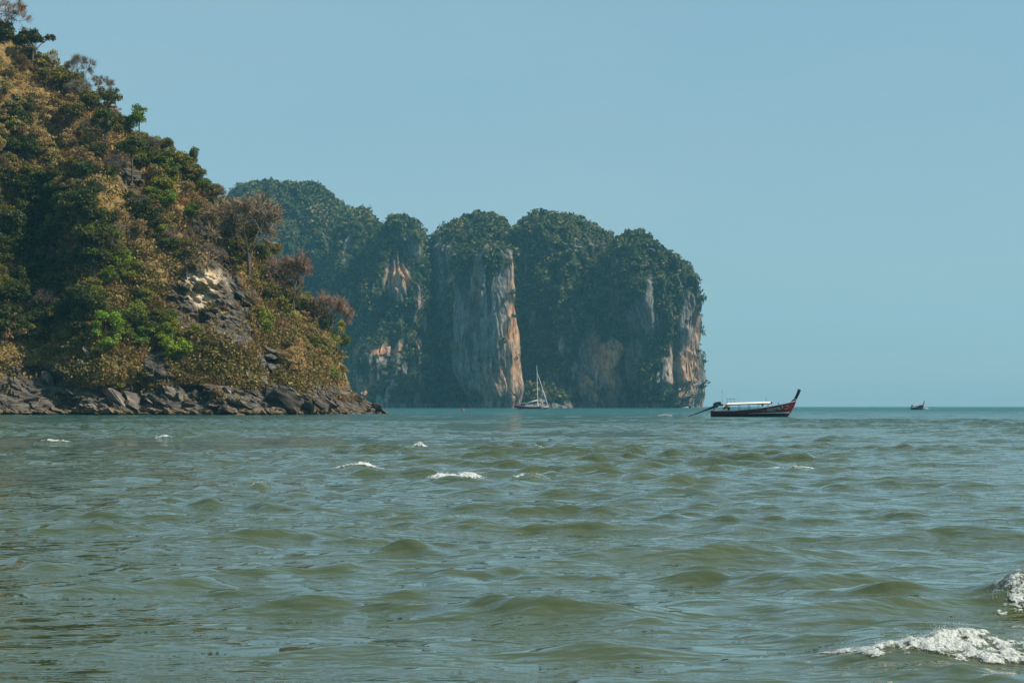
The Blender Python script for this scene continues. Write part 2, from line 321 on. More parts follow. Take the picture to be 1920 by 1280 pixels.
def ocean(X, Y, dyv=None, dxv=None):
    """displaced sea surface, wave trains in groups"""
    grp = (0.72+0.62*fbm(X*0.055, Y*0.04, X*0+3.1, 2))*(1+1.0*sstep(24, 120, Y))
    zl, zs = np.zeros_like(X), np.zeros_like(X); ox = np.zeros_like(X); oy = np.zeros_like(X)
    res = 0 if dyv is None else np.maximum(dyv*2.2, 0)
    for i in range(NW):
        att = 1.0 if dyv is None else np.clip((lam[i]-res)/(0.5*lam[i]+1e-6), 0, 1)
        if dyv is not None and not np.any(att > 0): continue
        p = kx[i]*X+ky[i]*Y+ph[i]; a = amp[i]*grp*att; s = np.sin(p)
        if lam[i] > .8: zl += a*np.cos(p); k = math.hypot(kx[i], ky[i]); ox -= .9*a*kx[i]/k*s; oy -= .9*a*ky[i]/k*s
        else: zs += a*np.cos(p)
    q = np.exp(np.minimum(zl, .085)/.048)                     # peaked crests, long flat troughs, ripples riding on the crests
    return X+ox, Y+oy, 0.048*(q-1)+zs*(.16+.5*np.minimum(q*q, 3.0))+crest_bumps(X, Y)
ys = [3.0]
while ys[-1] < 5200:
    y = ys[-1]
    ys.append(y+(0.16 if y < 11 else 0.068 if y < 35 else 0.18 if y < 90 else 0.36 if y < 260 else 1.15 if y < 620 else y*0.022))
ys = np.array(ys); NC = 360
aa = np.linspace(-1, 1, NC)
Yg, Ag = np.meshgrid(ys, aa, indexing='ij'); Xg = Ag*(0.33*Yg+4)
dyg = np.gradient(ys)[:, None]*np.ones((1, NC)); dyg = np.maximum(dyg*0.9, (0.66*Yg+8)/NC)
X2, Y2, Z2 = ocean(Xg, Yg, dyg)
nr = len(ys)
idx = np.arange(nr*NC).reshape(nr, NC)
Fq = np.stack([idx[:-1, :-1], idx[:-1, 1:], idx[1:, 1:], idx[1:, :-1]], -1).reshape(-1, 4)
sea = link(bpy.data.objects.new('sea', np_mesh('sea', np.stack([X2, Y2, Z2], -1).reshape(-1, 3), Fq, M['water'], True)))
tag(sea, 'choppy silty green sea turning teal toward the horizon', 'sea', kind='structure')
def sea_z(x, y):
    a, b, c = ocean(np.array([x], float), np.array([y], float)); return float(c[0])

# ------------------------------------------------------------------ headland
rn = np.random.RandomState(3); rnd = random.Random(7)
SIL = np.array([(-900, -190), (-600, -130), (-300, -60), (0, 42), (60, 108), (130, 165), (200, 215), (260, 262), (330, 312), (390, 362), (430, 405),
                (470, 455), (505, 500), (545, 548), (590, 596), (618, 640), (632, 690), (646, 722), (676, 745), (712, 766), (735, 778)], float)
def ridge_y(X): return 452+16*sstep(-60, -28, X)
def shore_y(X): return np.interp(X, [-240, -110, -60, -44, -40, -36.5, -33, -30, -28.4, -26], [401, 399, 401, 403, 408, 424, 440, 456, 466, 470])
SIL[3:16, 1] -= 8
silX = (SIL[:, 0]-960)/F*ridge_y((SIL[:, 0]-960)/F*455); silZ = CAM_H+(HOR-SIL[:, 1])/F*ridge_y(silX)
HC, HF, HB = 390, 225, 30
hx = np.concatenate([np.linspace(-210, -100, 80)[:-1], np.linspace(-100, -26.5, HC-79)])
tt = np.concatenate([np.linspace(0, 1, HF)**1.0, np.linspace(1, 2, HB+1)[1:]])
Tg, Hx = np.meshgrid(tt, hx, indexing='ij')
Zr = np.interp(Hx, silX, silZ); Ys, Yr = shore_y(Hx), ridge_y(Hx)
tf = np.minimum(Tg, 1)
yf = np.interp(tf, [0, .04, .10, .35, .55, .8, 1], [0, .07, .13, .30, .50, .78, 1.0])
Hy = Ys+(Yr-Ys)*yf; Hz = -2.0+(Zr+2.0)*np.sin(np.clip(tf, 0, 1)*math.pi/2)**1.0*0+(-2.0+(Zr+2.0)*tf+2.0)
bk = np.maximum(Tg-1, 0); Hy = Hy+bk*90; Hz = Hz-(Zr+4)*bk**1.5-0.0
P0 = (Hx/np.maximum(Hy, 1)*F+960); Q0 = HOR-(Hz-CAM_H)/Hy*F          # where each point shows, to set spurs and rock faces
sp = (-7*np.exp(-((P0-180)/60)**2)*sstep(200, 380, Q0)*(1-sstep(640, 760, Q0)) + 10*np.exp(-((P0-45)/80)**2)*sstep(280, 420, Q0)*(1-sstep(600, 740, Q0))
      - 4*np.exp(-((P0-440)/45)**2)*np.exp(-((Q0-590)/80)**2) + 4.5*np.exp(-((P0-500)/22)**2)*np.exp(-((Q0-660)/60)**2))
lowz = sstep(-1, 12, Hz); edge = sstep(0, .04, Tg)*1.0
n1 = fbm(Hx/26, Hy/26, Hz/26, 3); n2 = fbm(Hx/9, Hy/9, Hz/7, 3); n3 = fbm(Hx/2.6, Hy/2.6, Hz/1.6, 3)
def ell(P, Q, cx, cy, rx, ry, nz=0): return np.clip(1.35-np.sqrt(((P-cx)/rx)**2+((Q-cy)/ry)**2)+nz, 0, 1)
rk = np.maximum.reduce([ell(P0, Q0, 388, 552, 86, 72, n2*.45), ell(P0, Q0, 435, 612, 40, 40, n2*.55), ell(P0, Q0, 505, 682, 32, 40, n2*.6)*.8, ell(P0, Q0, 70, 715, 90, 45, n2*.4),
                        ell(P0, Q0, 300, 690, 40, 40, n2*.5)*.8, ell(P0, Q0, 250, 345, 30, 40, n2*.5)*.8, sstep(712, 735, Q0+n2*18)])
rk = sstep(0.15, 0.6, rk); scr = np.maximum(ell(P0, Q0, 384, 540, 40, 42, n2*.3+n3*.25), ell(P0, Q0, 352, 525, 6, 18, n3*.3)); scr = sstep(.3, .65, scr)
tipf = sstep(-50, -30, Hx)
disp = (sp*edge+(n1*4.5*lowz*(1-.6*tipf)+n2*2.0*(0.35+.65*lowz)*(1-.4*tipf))*edge+n3*(0.5+0.9*rk))*(1-.75*bk)
q1 = vnoise(Hx*0.13, Hy*0.1, (Hz+0.5*Hx)*0.30)*2.2+vnoise(Hx*.5, Hy*.5, (Hz+.5*Hx)*.6)*.7; q2 = vnoise(Hx*0.35, Hy*0.3, (Hz+0.55*Hx)*0.9)*1.4+vnoise(Hx*1.3, Hy*1.3, Hz*1.6)*.5
strat = rk*(np.round(q1*1.6)/1.6*1.3+np.round(q2*2.5)/2.5*.32+fbm(Hx*1.1, Hy*1.1, Hz*1.5, 2)*.25)
Hy2 = Hy+disp*0.9+strat; Hz2 = Hz-disp*0.12*lowz
for k in (0,): Hz2[k] = -3.0
hidx = np.arange(Tg.size).reshape(Tg.shape)
Hq = np.stack([hidx[:-1, :-1], hidx[:-1, 1:], hidx[1:, 1:], hidx[1:, :-1]], -1).reshape(-1, 4)
HV = np.stack([Hx, Hy2, Hz2], -1)
headland = link(bpy.data.objects.new('headland', np_mesh('headland', HV.reshape(-1, 3), Hq, M['headland'], False, {'rock': rk.ravel(), 'scar': scr.ravel()})))
tag(headland, 'steep headland of dry scrub, trees and dark rock ledges', 'headland', kind='structure')
fr = slice(0, HF)
HP = Hx[fr]/Hy2[fr]*F+960; HQ = HOR-(Hz2[fr]-CAM_H)/Hy2[fr]*F
def on_headland(px, py):
    d = (HP-px)**2+(HQ-py)**2+np.maximum(0, Hy2[fr]-430)*0.0
    i, j = np.unravel_index(np.argmin(d), d.shape); return HV[i, j], rk[i, j], i, j

# shore boulders: parts of the headland, one object each
def rock_mesh(seed):
    r = np.random.RandomState(seed); import bmesh
    bm = bmesh.new(); s = np.array([1.0, 0.62+0.4*r.rand(), 0.24+0.34*r.rand()])
    for _ in range(15):
        p = r.randn(3); p /= np.abs(p).max()**0.65*np.linalg.norm(p)**0.35; bm.verts.new(p*s*(0.8+.25*r.rand()))
    bmesh.ops.convex_hull(bm, input=bm.verts)
    for v in [v for v in bm.verts if not v.link_faces]: bm.verts.remove(v)
    bmesh.ops.triangulate(bm, faces=bm.faces); bmesh.ops.subdivide_edges(bm, edges=bm.edges, cuts=2, use_grid_fill=True)
    co = np.array([v.co for v in bm.verts]); q = vnoise(co[:, 0]*1.6+seed, co[:, 1]*1.6, co[:, 2]*4.5); w = vnoise(co[:, 0]*4+seed, co[:, 1]*4, co[:, 2]*7)
    for v, a, b in zip(bm.verts, q, w): v.co *= 1+.22*round(a*2.5)/2.5+.08*b
    me = bpy.data.meshes.new('rock'); bm.to_mesh(me); bm.free(); me.materials.append(M['rock']); return me
ROCKS = [rock_mesh(s) for s in range(14)]
def put_rock(px, py, size, tilt=None, flat=1.0, lift=0.0):
    p, _, _, _ = on_headland(px, py); s = size/F*p[1]/2
    o = link(bpy.data.objects.new('rock', rnd.choice(ROCKS)), headland)
    o.location = (p[0], p[1]-s*0.25, p[2]+lift*s); o.scale = (s, s*rnd.uniform(.8, 1.2), s*flat*rnd.uniform(.75, 1.25))
    o.rotation_euler = (R(rnd.uniform(-20, 20)), R(rnd.uniform(16, 42) if tilt is None else tilt), R(rnd.uniform(-35, 35)))
for i in range(120):      # the row at the water
    px = -40+i*6.3+rnd.uniform(-4, 4); put_rock(px, 772-6*sstep(600, 715, px)+rnd.uniform(-4, 4), rnd.uniform(12, 30), rnd.uniform(5, 34))
for i in range(170):      # blocks above the tide line
    px = rnd.uniform(150, 690); top = np.interp(px, [150, 250, 330, 500, 600, 650, 700], [745, 742, 726, 722, 725, 735, 760])
    put_rock(px, rnd.uniform(top, 770), rnd.uniform(10, 30), None)
for (px, py, s, ti) in [(345, 745, 46, 55), (322, 738, 44, 60), (375, 748, 50, 35), (540, 748, 80, 30), (515, 742, 60, 35), (565, 755, 60, 26), (590, 756, 44, 24), (615, 757, 40, 22), (230, 752, 70, 40), (250, 745, 60, 42),
                        (95, 715, 46, 60), (30, 720, 42, 70), (130, 735, 40, 20), (60, 745, 40, 15), (470, 708, 34, 50), (492, 716, 36, 48), (440, 706, 30, 50), (512, 690, 34, 15),
                        (510, 672, 36, 8), (507, 657, 40, 5), (165, 660, 36, 60), (155, 685, 30, 70), (170, 640, 24, 40), (458, 650, 30, 60), (180, 690, 24, 30)]:
    put_rock(px, py, s, ti, 1.0)

# ------------------------------------------------------------------ plants: one prototype tree per kind and variant, copied
def leaf_faces(r, C, N, size):
    """rhombic leaf sprays centred at C, facing roughly N"""
    n = len(C); a = N+0.9*r.randn(n, 3); a /= np.linalg.norm(a, axis=1)[:, None]
    u = np.cross(a, r.randn(n, 3)); u /= np.linalg.norm(u, axis=1)[:, None]; w = np.cross(a, u)
    s = (size*(0.6+0.8*r.rand(n)))[:, None]; t = s*(0.45+0.35*r.rand(n))[:, None]
    V = np.stack([C-u*s, C+w*t, C+u*s, C-w*t], 1).reshape(-1, 3)
    return V, np.arange(4*n).reshape(n, 4)
def crown_points(r, clumps, n):
    w = np.array([c[3]**2 for c in clumps]); ci = r.choice(len(clumps), n, p=w/w.sum())
    d = r.randn(n, 3); d /= np.linalg.norm(d, axis=1)[:, None]; d[:, 2] = np.where(d[:, 2] < -0.45, -d[:, 2]*0.6, d[:, 2])
    cc = np.array(clumps); rad = cc[ci, 3]*r.rand(n)**0.28
    return cc[ci, :3]+d*rad[:, None]*np.array([1, 1, .8]), d
def clump_set(r, kind):
    out = []
    if kind == 'umbrella':
        for k in range(11):
            a = r.rand()*6.28; q = r.rand()**.5*0.95; out.append((q*math.cos(a), q*math.sin(a), 1.75+r.uniform(-.12, .2)-0.15*q, r.uniform(.26, .38)))
    elif kind == 'tall':
        for k in range(15):
            d = r.randn(3); d /= np.linalg.norm(d); q = r.rand()**.4*.75; out.append((q*d[0], q*d[1], 2.1+q*d[2]*.62, r.uniform(.25, .42)))
    elif kind == 'drape':
        for k in range(18):
            z = r.uniform(.25, 2.6); q = .5*math.sin(math.pi*min(1, z/2.9))+.1; a = r.rand()*6.28; out.append((q*math.cos(a), q*math.sin(a), z, r.uniform(.28, .42)))
    else:
        for k in range(16):
            d = r.randn(3); d /= np.linalg.norm(d); q = r.rand()**.4*.74; out.append((q*d[0], q*d[1], .72+q*d[2]*.80, r.uniform(.22, .42)))
    return out
def branch(mb, r, p, d, ln, rad, depth, tips, sides=4, fan=0.55):
    pts = [p]; q = p
    for k in range(3):
        d = (d+Vector(r.randn(3))*0.13+Vector((0, 0, .04))).normalized(); q = q+d*ln/3; pts.append(q)
    mb.tube(pts, [rad, rad*.85, rad*.72, rad*.6], sides, cap=False)
    if depth <= 0: tips.append((q, d, ln)); return
    for k in range(2 if r.rand() < .55 else 3):
        dd = (d+Vector(r.randn(3))*fan).normalized(); branch(mb, r, q, dd, ln*(.62+.2*r.rand()), rad*.58, depth-1, tips, 3 if depth < 3 else 4, fan)
def make_tree(name, kind, leafmat, seed, n=2800, size=.052, bark='bark'):
    r = np.random.RandomState(seed); root = bpy.data.objects.new(name, None); root.empty_display_size = .2
    tr, cr = MB(), None
    if kind == 'bare':
        tips = []; fine = MB(); br = MB()
        tr.tube([(0, 0, -.3), (.02, 0, .25), (0, .03, .55)], [.055, .045, .04], 6)
        for k in range(5):
            a = k*1.3+r.rand(); branch(tr, r, Vector((0, .03, .3+.06*k)), Vector((math.cos(a)*.7, math.sin(a)*.7, .8)).normalized(), .55, .026, 2, tips)
        for (p, d, ln) in tips:
            for k in range(14):
                dd = (d+Vector(r.randn(3))*.6).normalized(); q = p+dd*ln*.7
                fine.tube([p, q], [.009, .005], 3, cap=False)
                for s in range(5):
                    ee = (dd+Vector(r.randn(3))*.8).normalized(); fine.tube([p+dd*ln*.7*(.3+.2*s), p+dd*ln*.7*(.3+.2*s)+ee*ln*.5], [.007, .004], 3, cap=False)
        cm = fine.mesh('crown', M[leafmat])
    else:
        cl = clump_set(r, kind); h = np.mean([c[2] for c in cl])
        tr.tube([(0, 0, -.35), (.03*r.randn(), .03*r.randn(), h*.4), (.04*r.randn(), .04*r.randn(), h*.8)], [.065, .05, .035], 6)
        for c in cl[:9]:
            st = Vector((0, 0, h*(.35+.35*r.rand()))); en = Vector(c[:3]); mid = (st+en)/2+Vector((0, 0, .08))
            tr.tube([st, mid, en], [.028, .02, .008], 4, cap=False)
        C, N = crown_points(r, cl, n); V, Q = leaf_faces(r, C, N, size); cm = np_mesh('crown', V, Q, M[leafmat])
    tm = tr.mesh('trunk', M[bark])
    return name, tm, cm
PROTO = {}
def proto(key, name, kind, lm, n=2800, size=.052, bark='bark', variants=3):
    PROTO[key] = [make_tree(name, kind, lm, 100*len(PROTO)+v, n, size, bark) for v in range(variants)]
proto('dark', 'dark_bush', 'bush', 'dark'); proto('olive', 'olive_bush', 'bush', 'olive'); proto('green', 'green_bush', 'bush', 'green')
proto('bright', 'bright_bush', 'bush', 'bright', 2400, .056, variants=2); proto('yellow', 'yellow_bush', 'bush', 'yellow', 1900, .056, variants=2)
proto('tan', 'dry_bush', 'bush', 'tan', 1900, .05, 'pale_bark'); proto('tall', 'tall_tree', 'tall', 'olive', 3000, .055); proto('talldark', 'tall_tree', 'tall', 'dark', 3000, .055)
proto('umbrella', 'flat_topped_tree', 'umbrella', 'dark', 2800, .056, variants=2); proto('drape', 'creeper_clad_tree', 'drape', 'bright', 3600, .052, variants=2)
proto('bare', 'bare_tree', 'bare', 'twig', bark='pale_bark'); proto('rusty', 'leafless_tree', 'bare', 'rusty', bark='bark', variants=2)
proto('thin', 'sparse_tree', 'tall', 'tan', 500, .07, 'pale_bark'); proto('brush', 'brown_bush', 'bush', 'brush', 2400, .05, 'pale_bark')
CENT = {'umbrella': 1.75, 'tall': 2.1, 'talldark': 2.1, 'drape': 1.4, 'thin': 2.1, 'bare': 1.1, 'rusty': 1.1}
def put_tree(key, px, py, rad, label, cat='bush', group=None, base=None, stretch=1.0, name=None):
    """crown centre at (px,py) in the photo, crown radius rad photo pixels; stands on the slope below it"""
    c = CENT.get(key, .72)*stretch; tallk = key in ('umbrella', 'tall', 'talldark', 'thin', 'bare', 'rusty')
    p, _, i, j = on_headland(px, (py+(c*.95 if tallk else .45)*rad) if base is None else base)
    s = rad/F*p[1]; nm, tm, cm = rnd.choice(PROTO[key]); y = p[1]-s*(.1 if tallk else .35)
    gap = CAM_H+(HOR-py)/F*y-p[2]; st = stretch
    if gap > c*s: st = stretch*min(1.5, gap/(c*s)); zr = p[2]
    else: zr = p[2]-min(c*s-gap, .8*s)
    root = bpy.data.objects.new(name or nm, None); root.empty_display_size = .2; link(root)
    root.location = ((px-960)/F*p[1], y, zr); root.scale = (s, s, s*st); root.rotation_euler = (0, 0, rnd.uniform(0, 6.28))
    link(bpy.data.objects.new('trunk', tm), root); link(bpy.data.objects.new('crown', cm), root)
    tag(root, label, cat, group)
    if group is None: MARKS.append((px, py, SHORT(label)))
    return root
MARKS = []
def SHORT(t):
    w = t.split()
    for k, x in enumerate(w):
        if k > 1 and x in ('on', 'at', 'in', 'with', 'below', 'above', 'beside', 'near', 'of', 'standing', 'bulging', 'leaning', 'catching', 'just', 'hung', 'over', 'between', 'overhanging', 'jutting', 'sitting', 'left', 'right', 'beneath', 'joined', 'atop', 'high', 'low', 'midway'): return ' '.join(w[:k])
    return ' '.join(w[:5])
T = put_tree
T('rusty', 8, 20, 42, 'leafless brown tree at the very top of the headland', 'tree')
T('umbrella', 62, 68, 40, 'dark flat-topped tree standing out on the skyline near the headland top', 'tree')
T('dark', 10, 60, 32, 'dark round bush beside the flat-topped skyline tree', 'bush')
T('thin', 103, 108, 16, 'spindly bare pair of stems on the skyline below the flat-topped tree', 'tree', stretch=1.5)
T('bare', 150, 130, 32, 'grey leafless tree with a few green sprigs on the upper skyline', 'tree')
T('green', 153, 121, 11, 'small green tuft atop the grey leafless skyline tree', 'bush')
T('bare', 185, 160, 26, 'thin leafless tree on the skyline above the dome-shaped green tree', 'tree')
T('dark', 75, 120, 18, 'small dark bush below the flat-topped skyline tree', 'bush')
T('green', 133, 168, 14, 'small vivid green bush over the tan upper slope', 'bush')
T('olive', 205, 180, 26, 'olive brown bush on the skyline beside the thin leafless tree', 'bush')
T('tall', 132, 210, 30, 'lone olive tree with a long bare trunk on the brown slope', 'tree')
T('green', 263, 222, 25, 'dome-shaped green tree bulging from the skyline', 'tree')
T('talldark', 200, 225, 34, 'broad dark tree on a bare trunk right of the lone olive tree', 'tree')
T('talldark', 248, 272, 34, 'wide dark grey-green tree beneath the dome-shaped skyline tree', 'tree')
T('olive', 307, 270, 24, 'rounded olive bush on the skyline below the dome-shaped tree', 'bush')
T('dark', 362, 285, 18, 'ragged dark bush on the skyline midway down the ridge', 'bush')
T('green', 38, 235, 28, 'leafy green tree catching the sun on the shaded flank', 'tree')
T('rusty', 466, 428, 84, 'large leafless reddish tree leaning out from the ridge against the far hill', 'tree')
T('rusty', 550, 525, 66, 'spreading leafless tree with pale limbs below the large reddish one', 'tree')
T('rusty', 606, 590, 52, 'dark leafless tree low on the headland end', 'tree')
T('olive', 505, 470, 30, 'flat olive tree shelf on the ridge above the cliff', 'tree')
T('green', 497, 602, 30, 'dense deep green tree beside the black cliff edge', 'tree', stretch=1.3)
T('dark', 555, 570, 34, 'large dark tree hung with pale creepers near the headland end', 'tree')
T('tan', 545, 548, 22, 'pale creeper mat on the large dark tree', 'bush')
T('bright', 607, 678, 19, 'bright green shrub just above the boulders at the point', 'bush')
T('green', 648, 640, 16, 'glossy green bush overhanging the sea at the headland end', 'bush')
T('yellow', 640, 612, 14, 'pale yellow spray jutting out over the sea', 'bush')
T('drape', 203, 625, 34, 'vivid green creeper-clad tree in the middle of the dark lower slope', 'tree')
T('yellow', 222, 722, 21, 'yellow-green round shrub sitting on the shore rocks', 'bush')
T('green', 250, 716, 12, 'small green shrub beside the yellow-green one on the rocks', 'bush')
T('bright', 335, 655, 34, 'broad bright green bush above the straw bank', 'bush')
T('green', 310, 640, 24, 'green bush joined to the broad bright one above the straw bank', 'bush')
T('tan', 18, 610, 42, 'tan dry-leaved tree at the foot of the shaded flank', 'tree')
T('olive', 62, 620, 28, 'olive bush between the tan tree and the leafless branches', 'bush')
T('bare', 85, 570, 38, 'fallen-looking leafless branches in the dark hollow', 'tree')
T('yellow', 305, 437, 22, 'lime-coloured bush on the middle of the slope', 'bush')
T('bright', 228, 490, 30, 'sunlit green tree left of the bare grey cliff', 'tree')
T('tan', 145, 475, 22, 'tan dry bush in the dark wood of the shaded flank', 'bush')
T('dark', 95, 400, 36, 'tall dark tree with a golden top on the shaded flank', 'tree')
T('olive', 120, 385, 22, 'golden olive treetop in the shaded wood', 'tree')
T('olive', 290, 590, 24, 'dull olive bush beneath the grey cliff', 'bush')
T('yellow', 518, 700, 9, 'small lime bush beside the pale shore outcrop', 'bush')
T('tan', 560, 650, 26, 'sparse yellowish tree with a dark forked trunk near the point', 'tree')
T('dark', 280, 395, 36, 'dark grey-green tree in the middle of the headland', 'tree')
T('green', 425, 430, 26, 'green bush on the ridge above the bare cliff', 'bush')
T('olive', 410, 380, 24, 'olive bush high on the ridge left of the reddish tree', 'bush')
T('tan', 634, 640, 17, 'uppermost straw bush on the steep seaward end of the headland', 'bush')
T('tan', 640, 668, 16, 'straw bush hanging halfway down the seaward end of the headland', 'bush')
T('tan', 643, 695, 16, 'lowest straw bush over the boulders at the seaward end', 'bush')
T('brush', 628, 700, 16, 'brown bush right above the boulders of the point', 'bush')
T('dark', 5, 400, 34, 'dark tree at the photo edge high in the shaded wood', 'tree')
T('dark', 0, 480, 36, 'dark tree at the photo edge halfway down the shaded wood', 'tree')
T('dark', 8, 545, 30, 'dark tree at the photo edge above the tan tree', 'tree')
T('dark', 2, 330, 30, 'dark tree at the photo edge below the leafy green one', 'tree')
# zones of look-alikes: (kind, name label, polygon-ish boxes px0,px1,py0,py1, count, radius range)
ZONES = [('dark', 'dark leafy bush in the shaded wood of the headland flank', 'dark bushes of the shaded wood', (-40, 180, 330, 615), 66, (16, 30)),
         ('olive', 'golden olive bush among the dark trees of the shaded flank', 'golden olive bushes of the shaded wood', (-10, 190, 300, 600), 34, (12, 20)),
         ('dark', 'dark bush on the upper left edge of the headland', 'dark bushes on the upper edge', (-40, 60, 190, 330), 12, (16, 26)),
         ('olive', 'small olive bush along the sunlit ridge', 'olive bushes along the sunlit ridge', None, 44, (13, 24)),
         ('green', 'small green bush along the sunlit ridge', 'green bushes along the sunlit ridge', None, 22, (12, 20)),
         ('green', 'small green bush scattered on the middle slope', 'green bushes on the middle slope', (150, 330, 300, 640), 30, (12, 22)),
         ('dark', 'small dark bush scattered on the middle slope', 'dark bushes on the middle slope', (150, 340, 280, 640), 22, (12, 22)),
         ('brush', 'brown scrubby bush on the middle slope', 'brown bushes on the middle slope', (90, 420, 180, 500), 34, (12, 22)),
         ('olive', 'dusty olive bush low on the slope above the rocks', 'olive bushes above the rocks', (60, 400, 600, 705), 16, (9, 16)),
         ('tan', 'straw-coloured dry bush on the tan upper slope', 'dry bushes of the upper slope', (-20, 220, 100, 330), 36, (10, 20)),
         ('brush', 'brown scrubby bush on the tan upper slope', 'brown bushes of the upper slope', (-20, 190, 110, 320), 24, (10, 18)),
         ('tan', 'straw-coloured dry bush near the headland end', 'dry bushes at the headland end', (520, 640, 560, 705), 20, (10, 20)),
         ('bare', 'twiggy leafless shrub on the sunlit slope', 'leafless shrubs of the sunlit slope', (120, 440, 130, 480), 16, (12, 22)),
         ('brush', 'brown scrubby bush near the headland end', 'brown bushes at the headland end', (500, 625, 520, 700), 12, (10, 20))]
ZB = []
for (key, lb, grp, bx, cnt, rr) in ZONES:
    k = 0; tries = 0
    while k < cnt and tries < cnt*30:
        tries += 1
        if bx is None:
            px = rnd.uniform(60, 632); py = np.interp(px, SIL[:, 0], SIL[:, 1])+rnd.uniform(-10, 6 if rnd.random() < .45 else 75)
            if px < 215 and py > np.interp(px, SIL[:, 0], SIL[:, 1])+20: continue
        else: px, py = rnd.uniform(bx[0], bx[1]), rnd.uniform(bx[2], bx[3])
        if py < np.interp(px, SIL[:, 0], SIL[:, 1])-12: continue
        p, q, i, j = on_headland(px, py+8)
        if q > .45: continue
        r_ = rnd.uniform(*rr)*1.38; ZB.append((T(key, px, py, r_, lb, 'bush', grp), px, py, r_, key)); k += 1

# each look-alike is told apart by where it grows from the nearest singular plant
ADJ = {'dark': 'dark', 'olive': 'olive', 'green': 'green', 'brush': 'brown scrubby', 'tan': 'straw-coloured', 'bare': 'leafless twiggy'}
NTH = ['', 'second ', 'third ', 'fourth ', 'fifth ', 'sixth ', 'seventh ', 'eighth ', 'ninth ', 'tenth ']
seen = {}
for (o, px, py, r_, key) in sorted(ZB, key=lambda t: min((t[1]-m[0])**2+(t[2]-m[1])**2 for m in MARKS)):
    m = min(MARKS, key=lambda m: (px-m[0])**2+(py-m[1])**2); dx, dy = px-m[0], py-m[1]
    d = ('above' if dy < 0 else 'below') if abs(dy) > 2*abs(dx) else ('left of' if dx < 0 else 'right of') if abs(dx) > 2*abs(dy) else ('up' if dy < 0 else 'down')+(' and left of' if dx < 0 else ' and right of')
    t = f"{'large' if r_ > 25 else 'small' if r_ < 16 else 'mid-sized'} {ADJ[key]} bush %s{d} the {m[2]}"
    k = seen.get(t, 0); seen[t] = k+1; o['label'] = t % ('' if k == 0 else NTH[min(k, 9)].strip()+' nearest ')

# undergrowth masses: dry grass and brown brush, joined
def tuft_proto(r, kind):
    if kind == 'grass':
        n = 19; a = r.rand(n)*6.28; t = r.rand(n)**.7*.8; ln = .6+.6*r.rand(n)
        b = np.stack([np.cos(a)*.22*r.rand(n), np.sin(a)*.22*r.rand(n), np.full(n, -.15)], 1)
        d = np.stack([np.cos(a)*t, np.sin(a)*t, np.ones(n)*(1-.35*t)], 1); u = np.stack([-np.sin(a), np.cos(a), np.zeros(n)], 1)*.045
        tip = b+d*ln[:, None]; tip[:, 2] -= .25*t
        return np.stack([b-u, b+u, tip+u*.5, tip-u*.5], 1).reshape(-1, 3), np.arange(4*n).reshape(n, 4)
    n = 28; d = r.randn(n, 3); d /= np.linalg.norm(d, axis=1)[:, None]; d[:, 2] = np.abs(d[:, 2])*.8
    return leaf_faces(r, d*(r.rand(n)**.4)[:, None]*.8, d, .12)
def scatter(name, Pts, S, protos, material, r):
    Vs, Fs, Ts, off = [], [], [], 0
    pick = r.randint(0, len(protos), len(Pts)); a = r.rand(len(Pts))*6.28
    for k, (V, Q) in enumerate(protos):
        m = pick == k; p, s, c_, s_ = Pts[m], S[m], np.cos(a[m]), np.sin(a[m])
        W = np.empty((m.sum(), len(V), 3)); W[..., 0] = V[None, :, 0]*c_[:, None]-V[None, :, 1]*s_[:, None]; W[..., 1] = V[None, :, 0]*s_[:, None]+V[None, :, 1]*c_[:, None]; W[..., 2] = V[None, :, 2]
        W = W*s[:, None, None]+p[:, None, :]; Vs.append(W.reshape(-1, 3)); Ts.append(np.repeat(r.rand(len(p)), len(V)))
        Fs.append((Q[None]+off+(np.arange(m.sum())*len(V))[:, None, None]).reshape(-1, Q.shape[1])); off += len(V)*int(m.sum())
    return link(bpy.data.objects.new(name, np_mesh(name, np.concatenate(Vs), np.concatenate(Fs), material, attrs={'tone': np.concatenate(Ts)})))
ru = np.random.RandomState(21)
def head_samples(n, prob):
    i = ru.randint(2, HF-1, n*4); j = ru.randint(30, hx.size-1, n*4)
    pq = prob(HP[i, j], HQ[i, j], rk[i, j], n1[i, j], n2[i, j]); keep = (ru.rand(n*4) < pq) & (Hz2[i, j] > 2.5)
    i, j = i[keep][:n], j[keep][:n]; return HV[i, j]+ru.randn(len(i), 3)*np.array([.25, .2, .05])
gp = head_samples(5200, lambda P, Q, k, a, b: (1-k*.93)*np.where(P < 170, np.where(Q > 330, .12, .9), .8)*sstep(-.6, .5, b))
tag(scatter('dry_grass', gp, .8+1.1*ru.rand(len(gp)), [tuft_proto(ru, 'grass') for _ in range(6)], M['straw'], ru), 'dry straw grass covering the headland slopes', 'grass', kind='stuff')
bp_ = head_samples(5200, lambda P, Q, k, a, b: (1-k*.95)*np.where(P < 190, .8, .65))
tag(scatter('undergrowth', bp_, .9+1.5*ru.rand(len(bp_)), [tuft_proto(ru, 'brush') for _ in range(6)], M['brush'], ru), 'brown tangled undergrowth over the headland', 'undergrowth', kind='stuff')
op_ = head_samples(3800, lambda P, Q, k, a, b: (1-k*.95)*np.where(P < 190, .9, .6)*sstep(-.35, .45, a+.4*b))
tag(scatter('green_undergrowth', op_, .9+1.5*ru.rand(len(op_)), [tuft_proto(ru, 'brush') for _ in range(6)], M['olive'], ru), 'low olive green scrub between the headland bushes', 'undergrowth', kind='stuff')

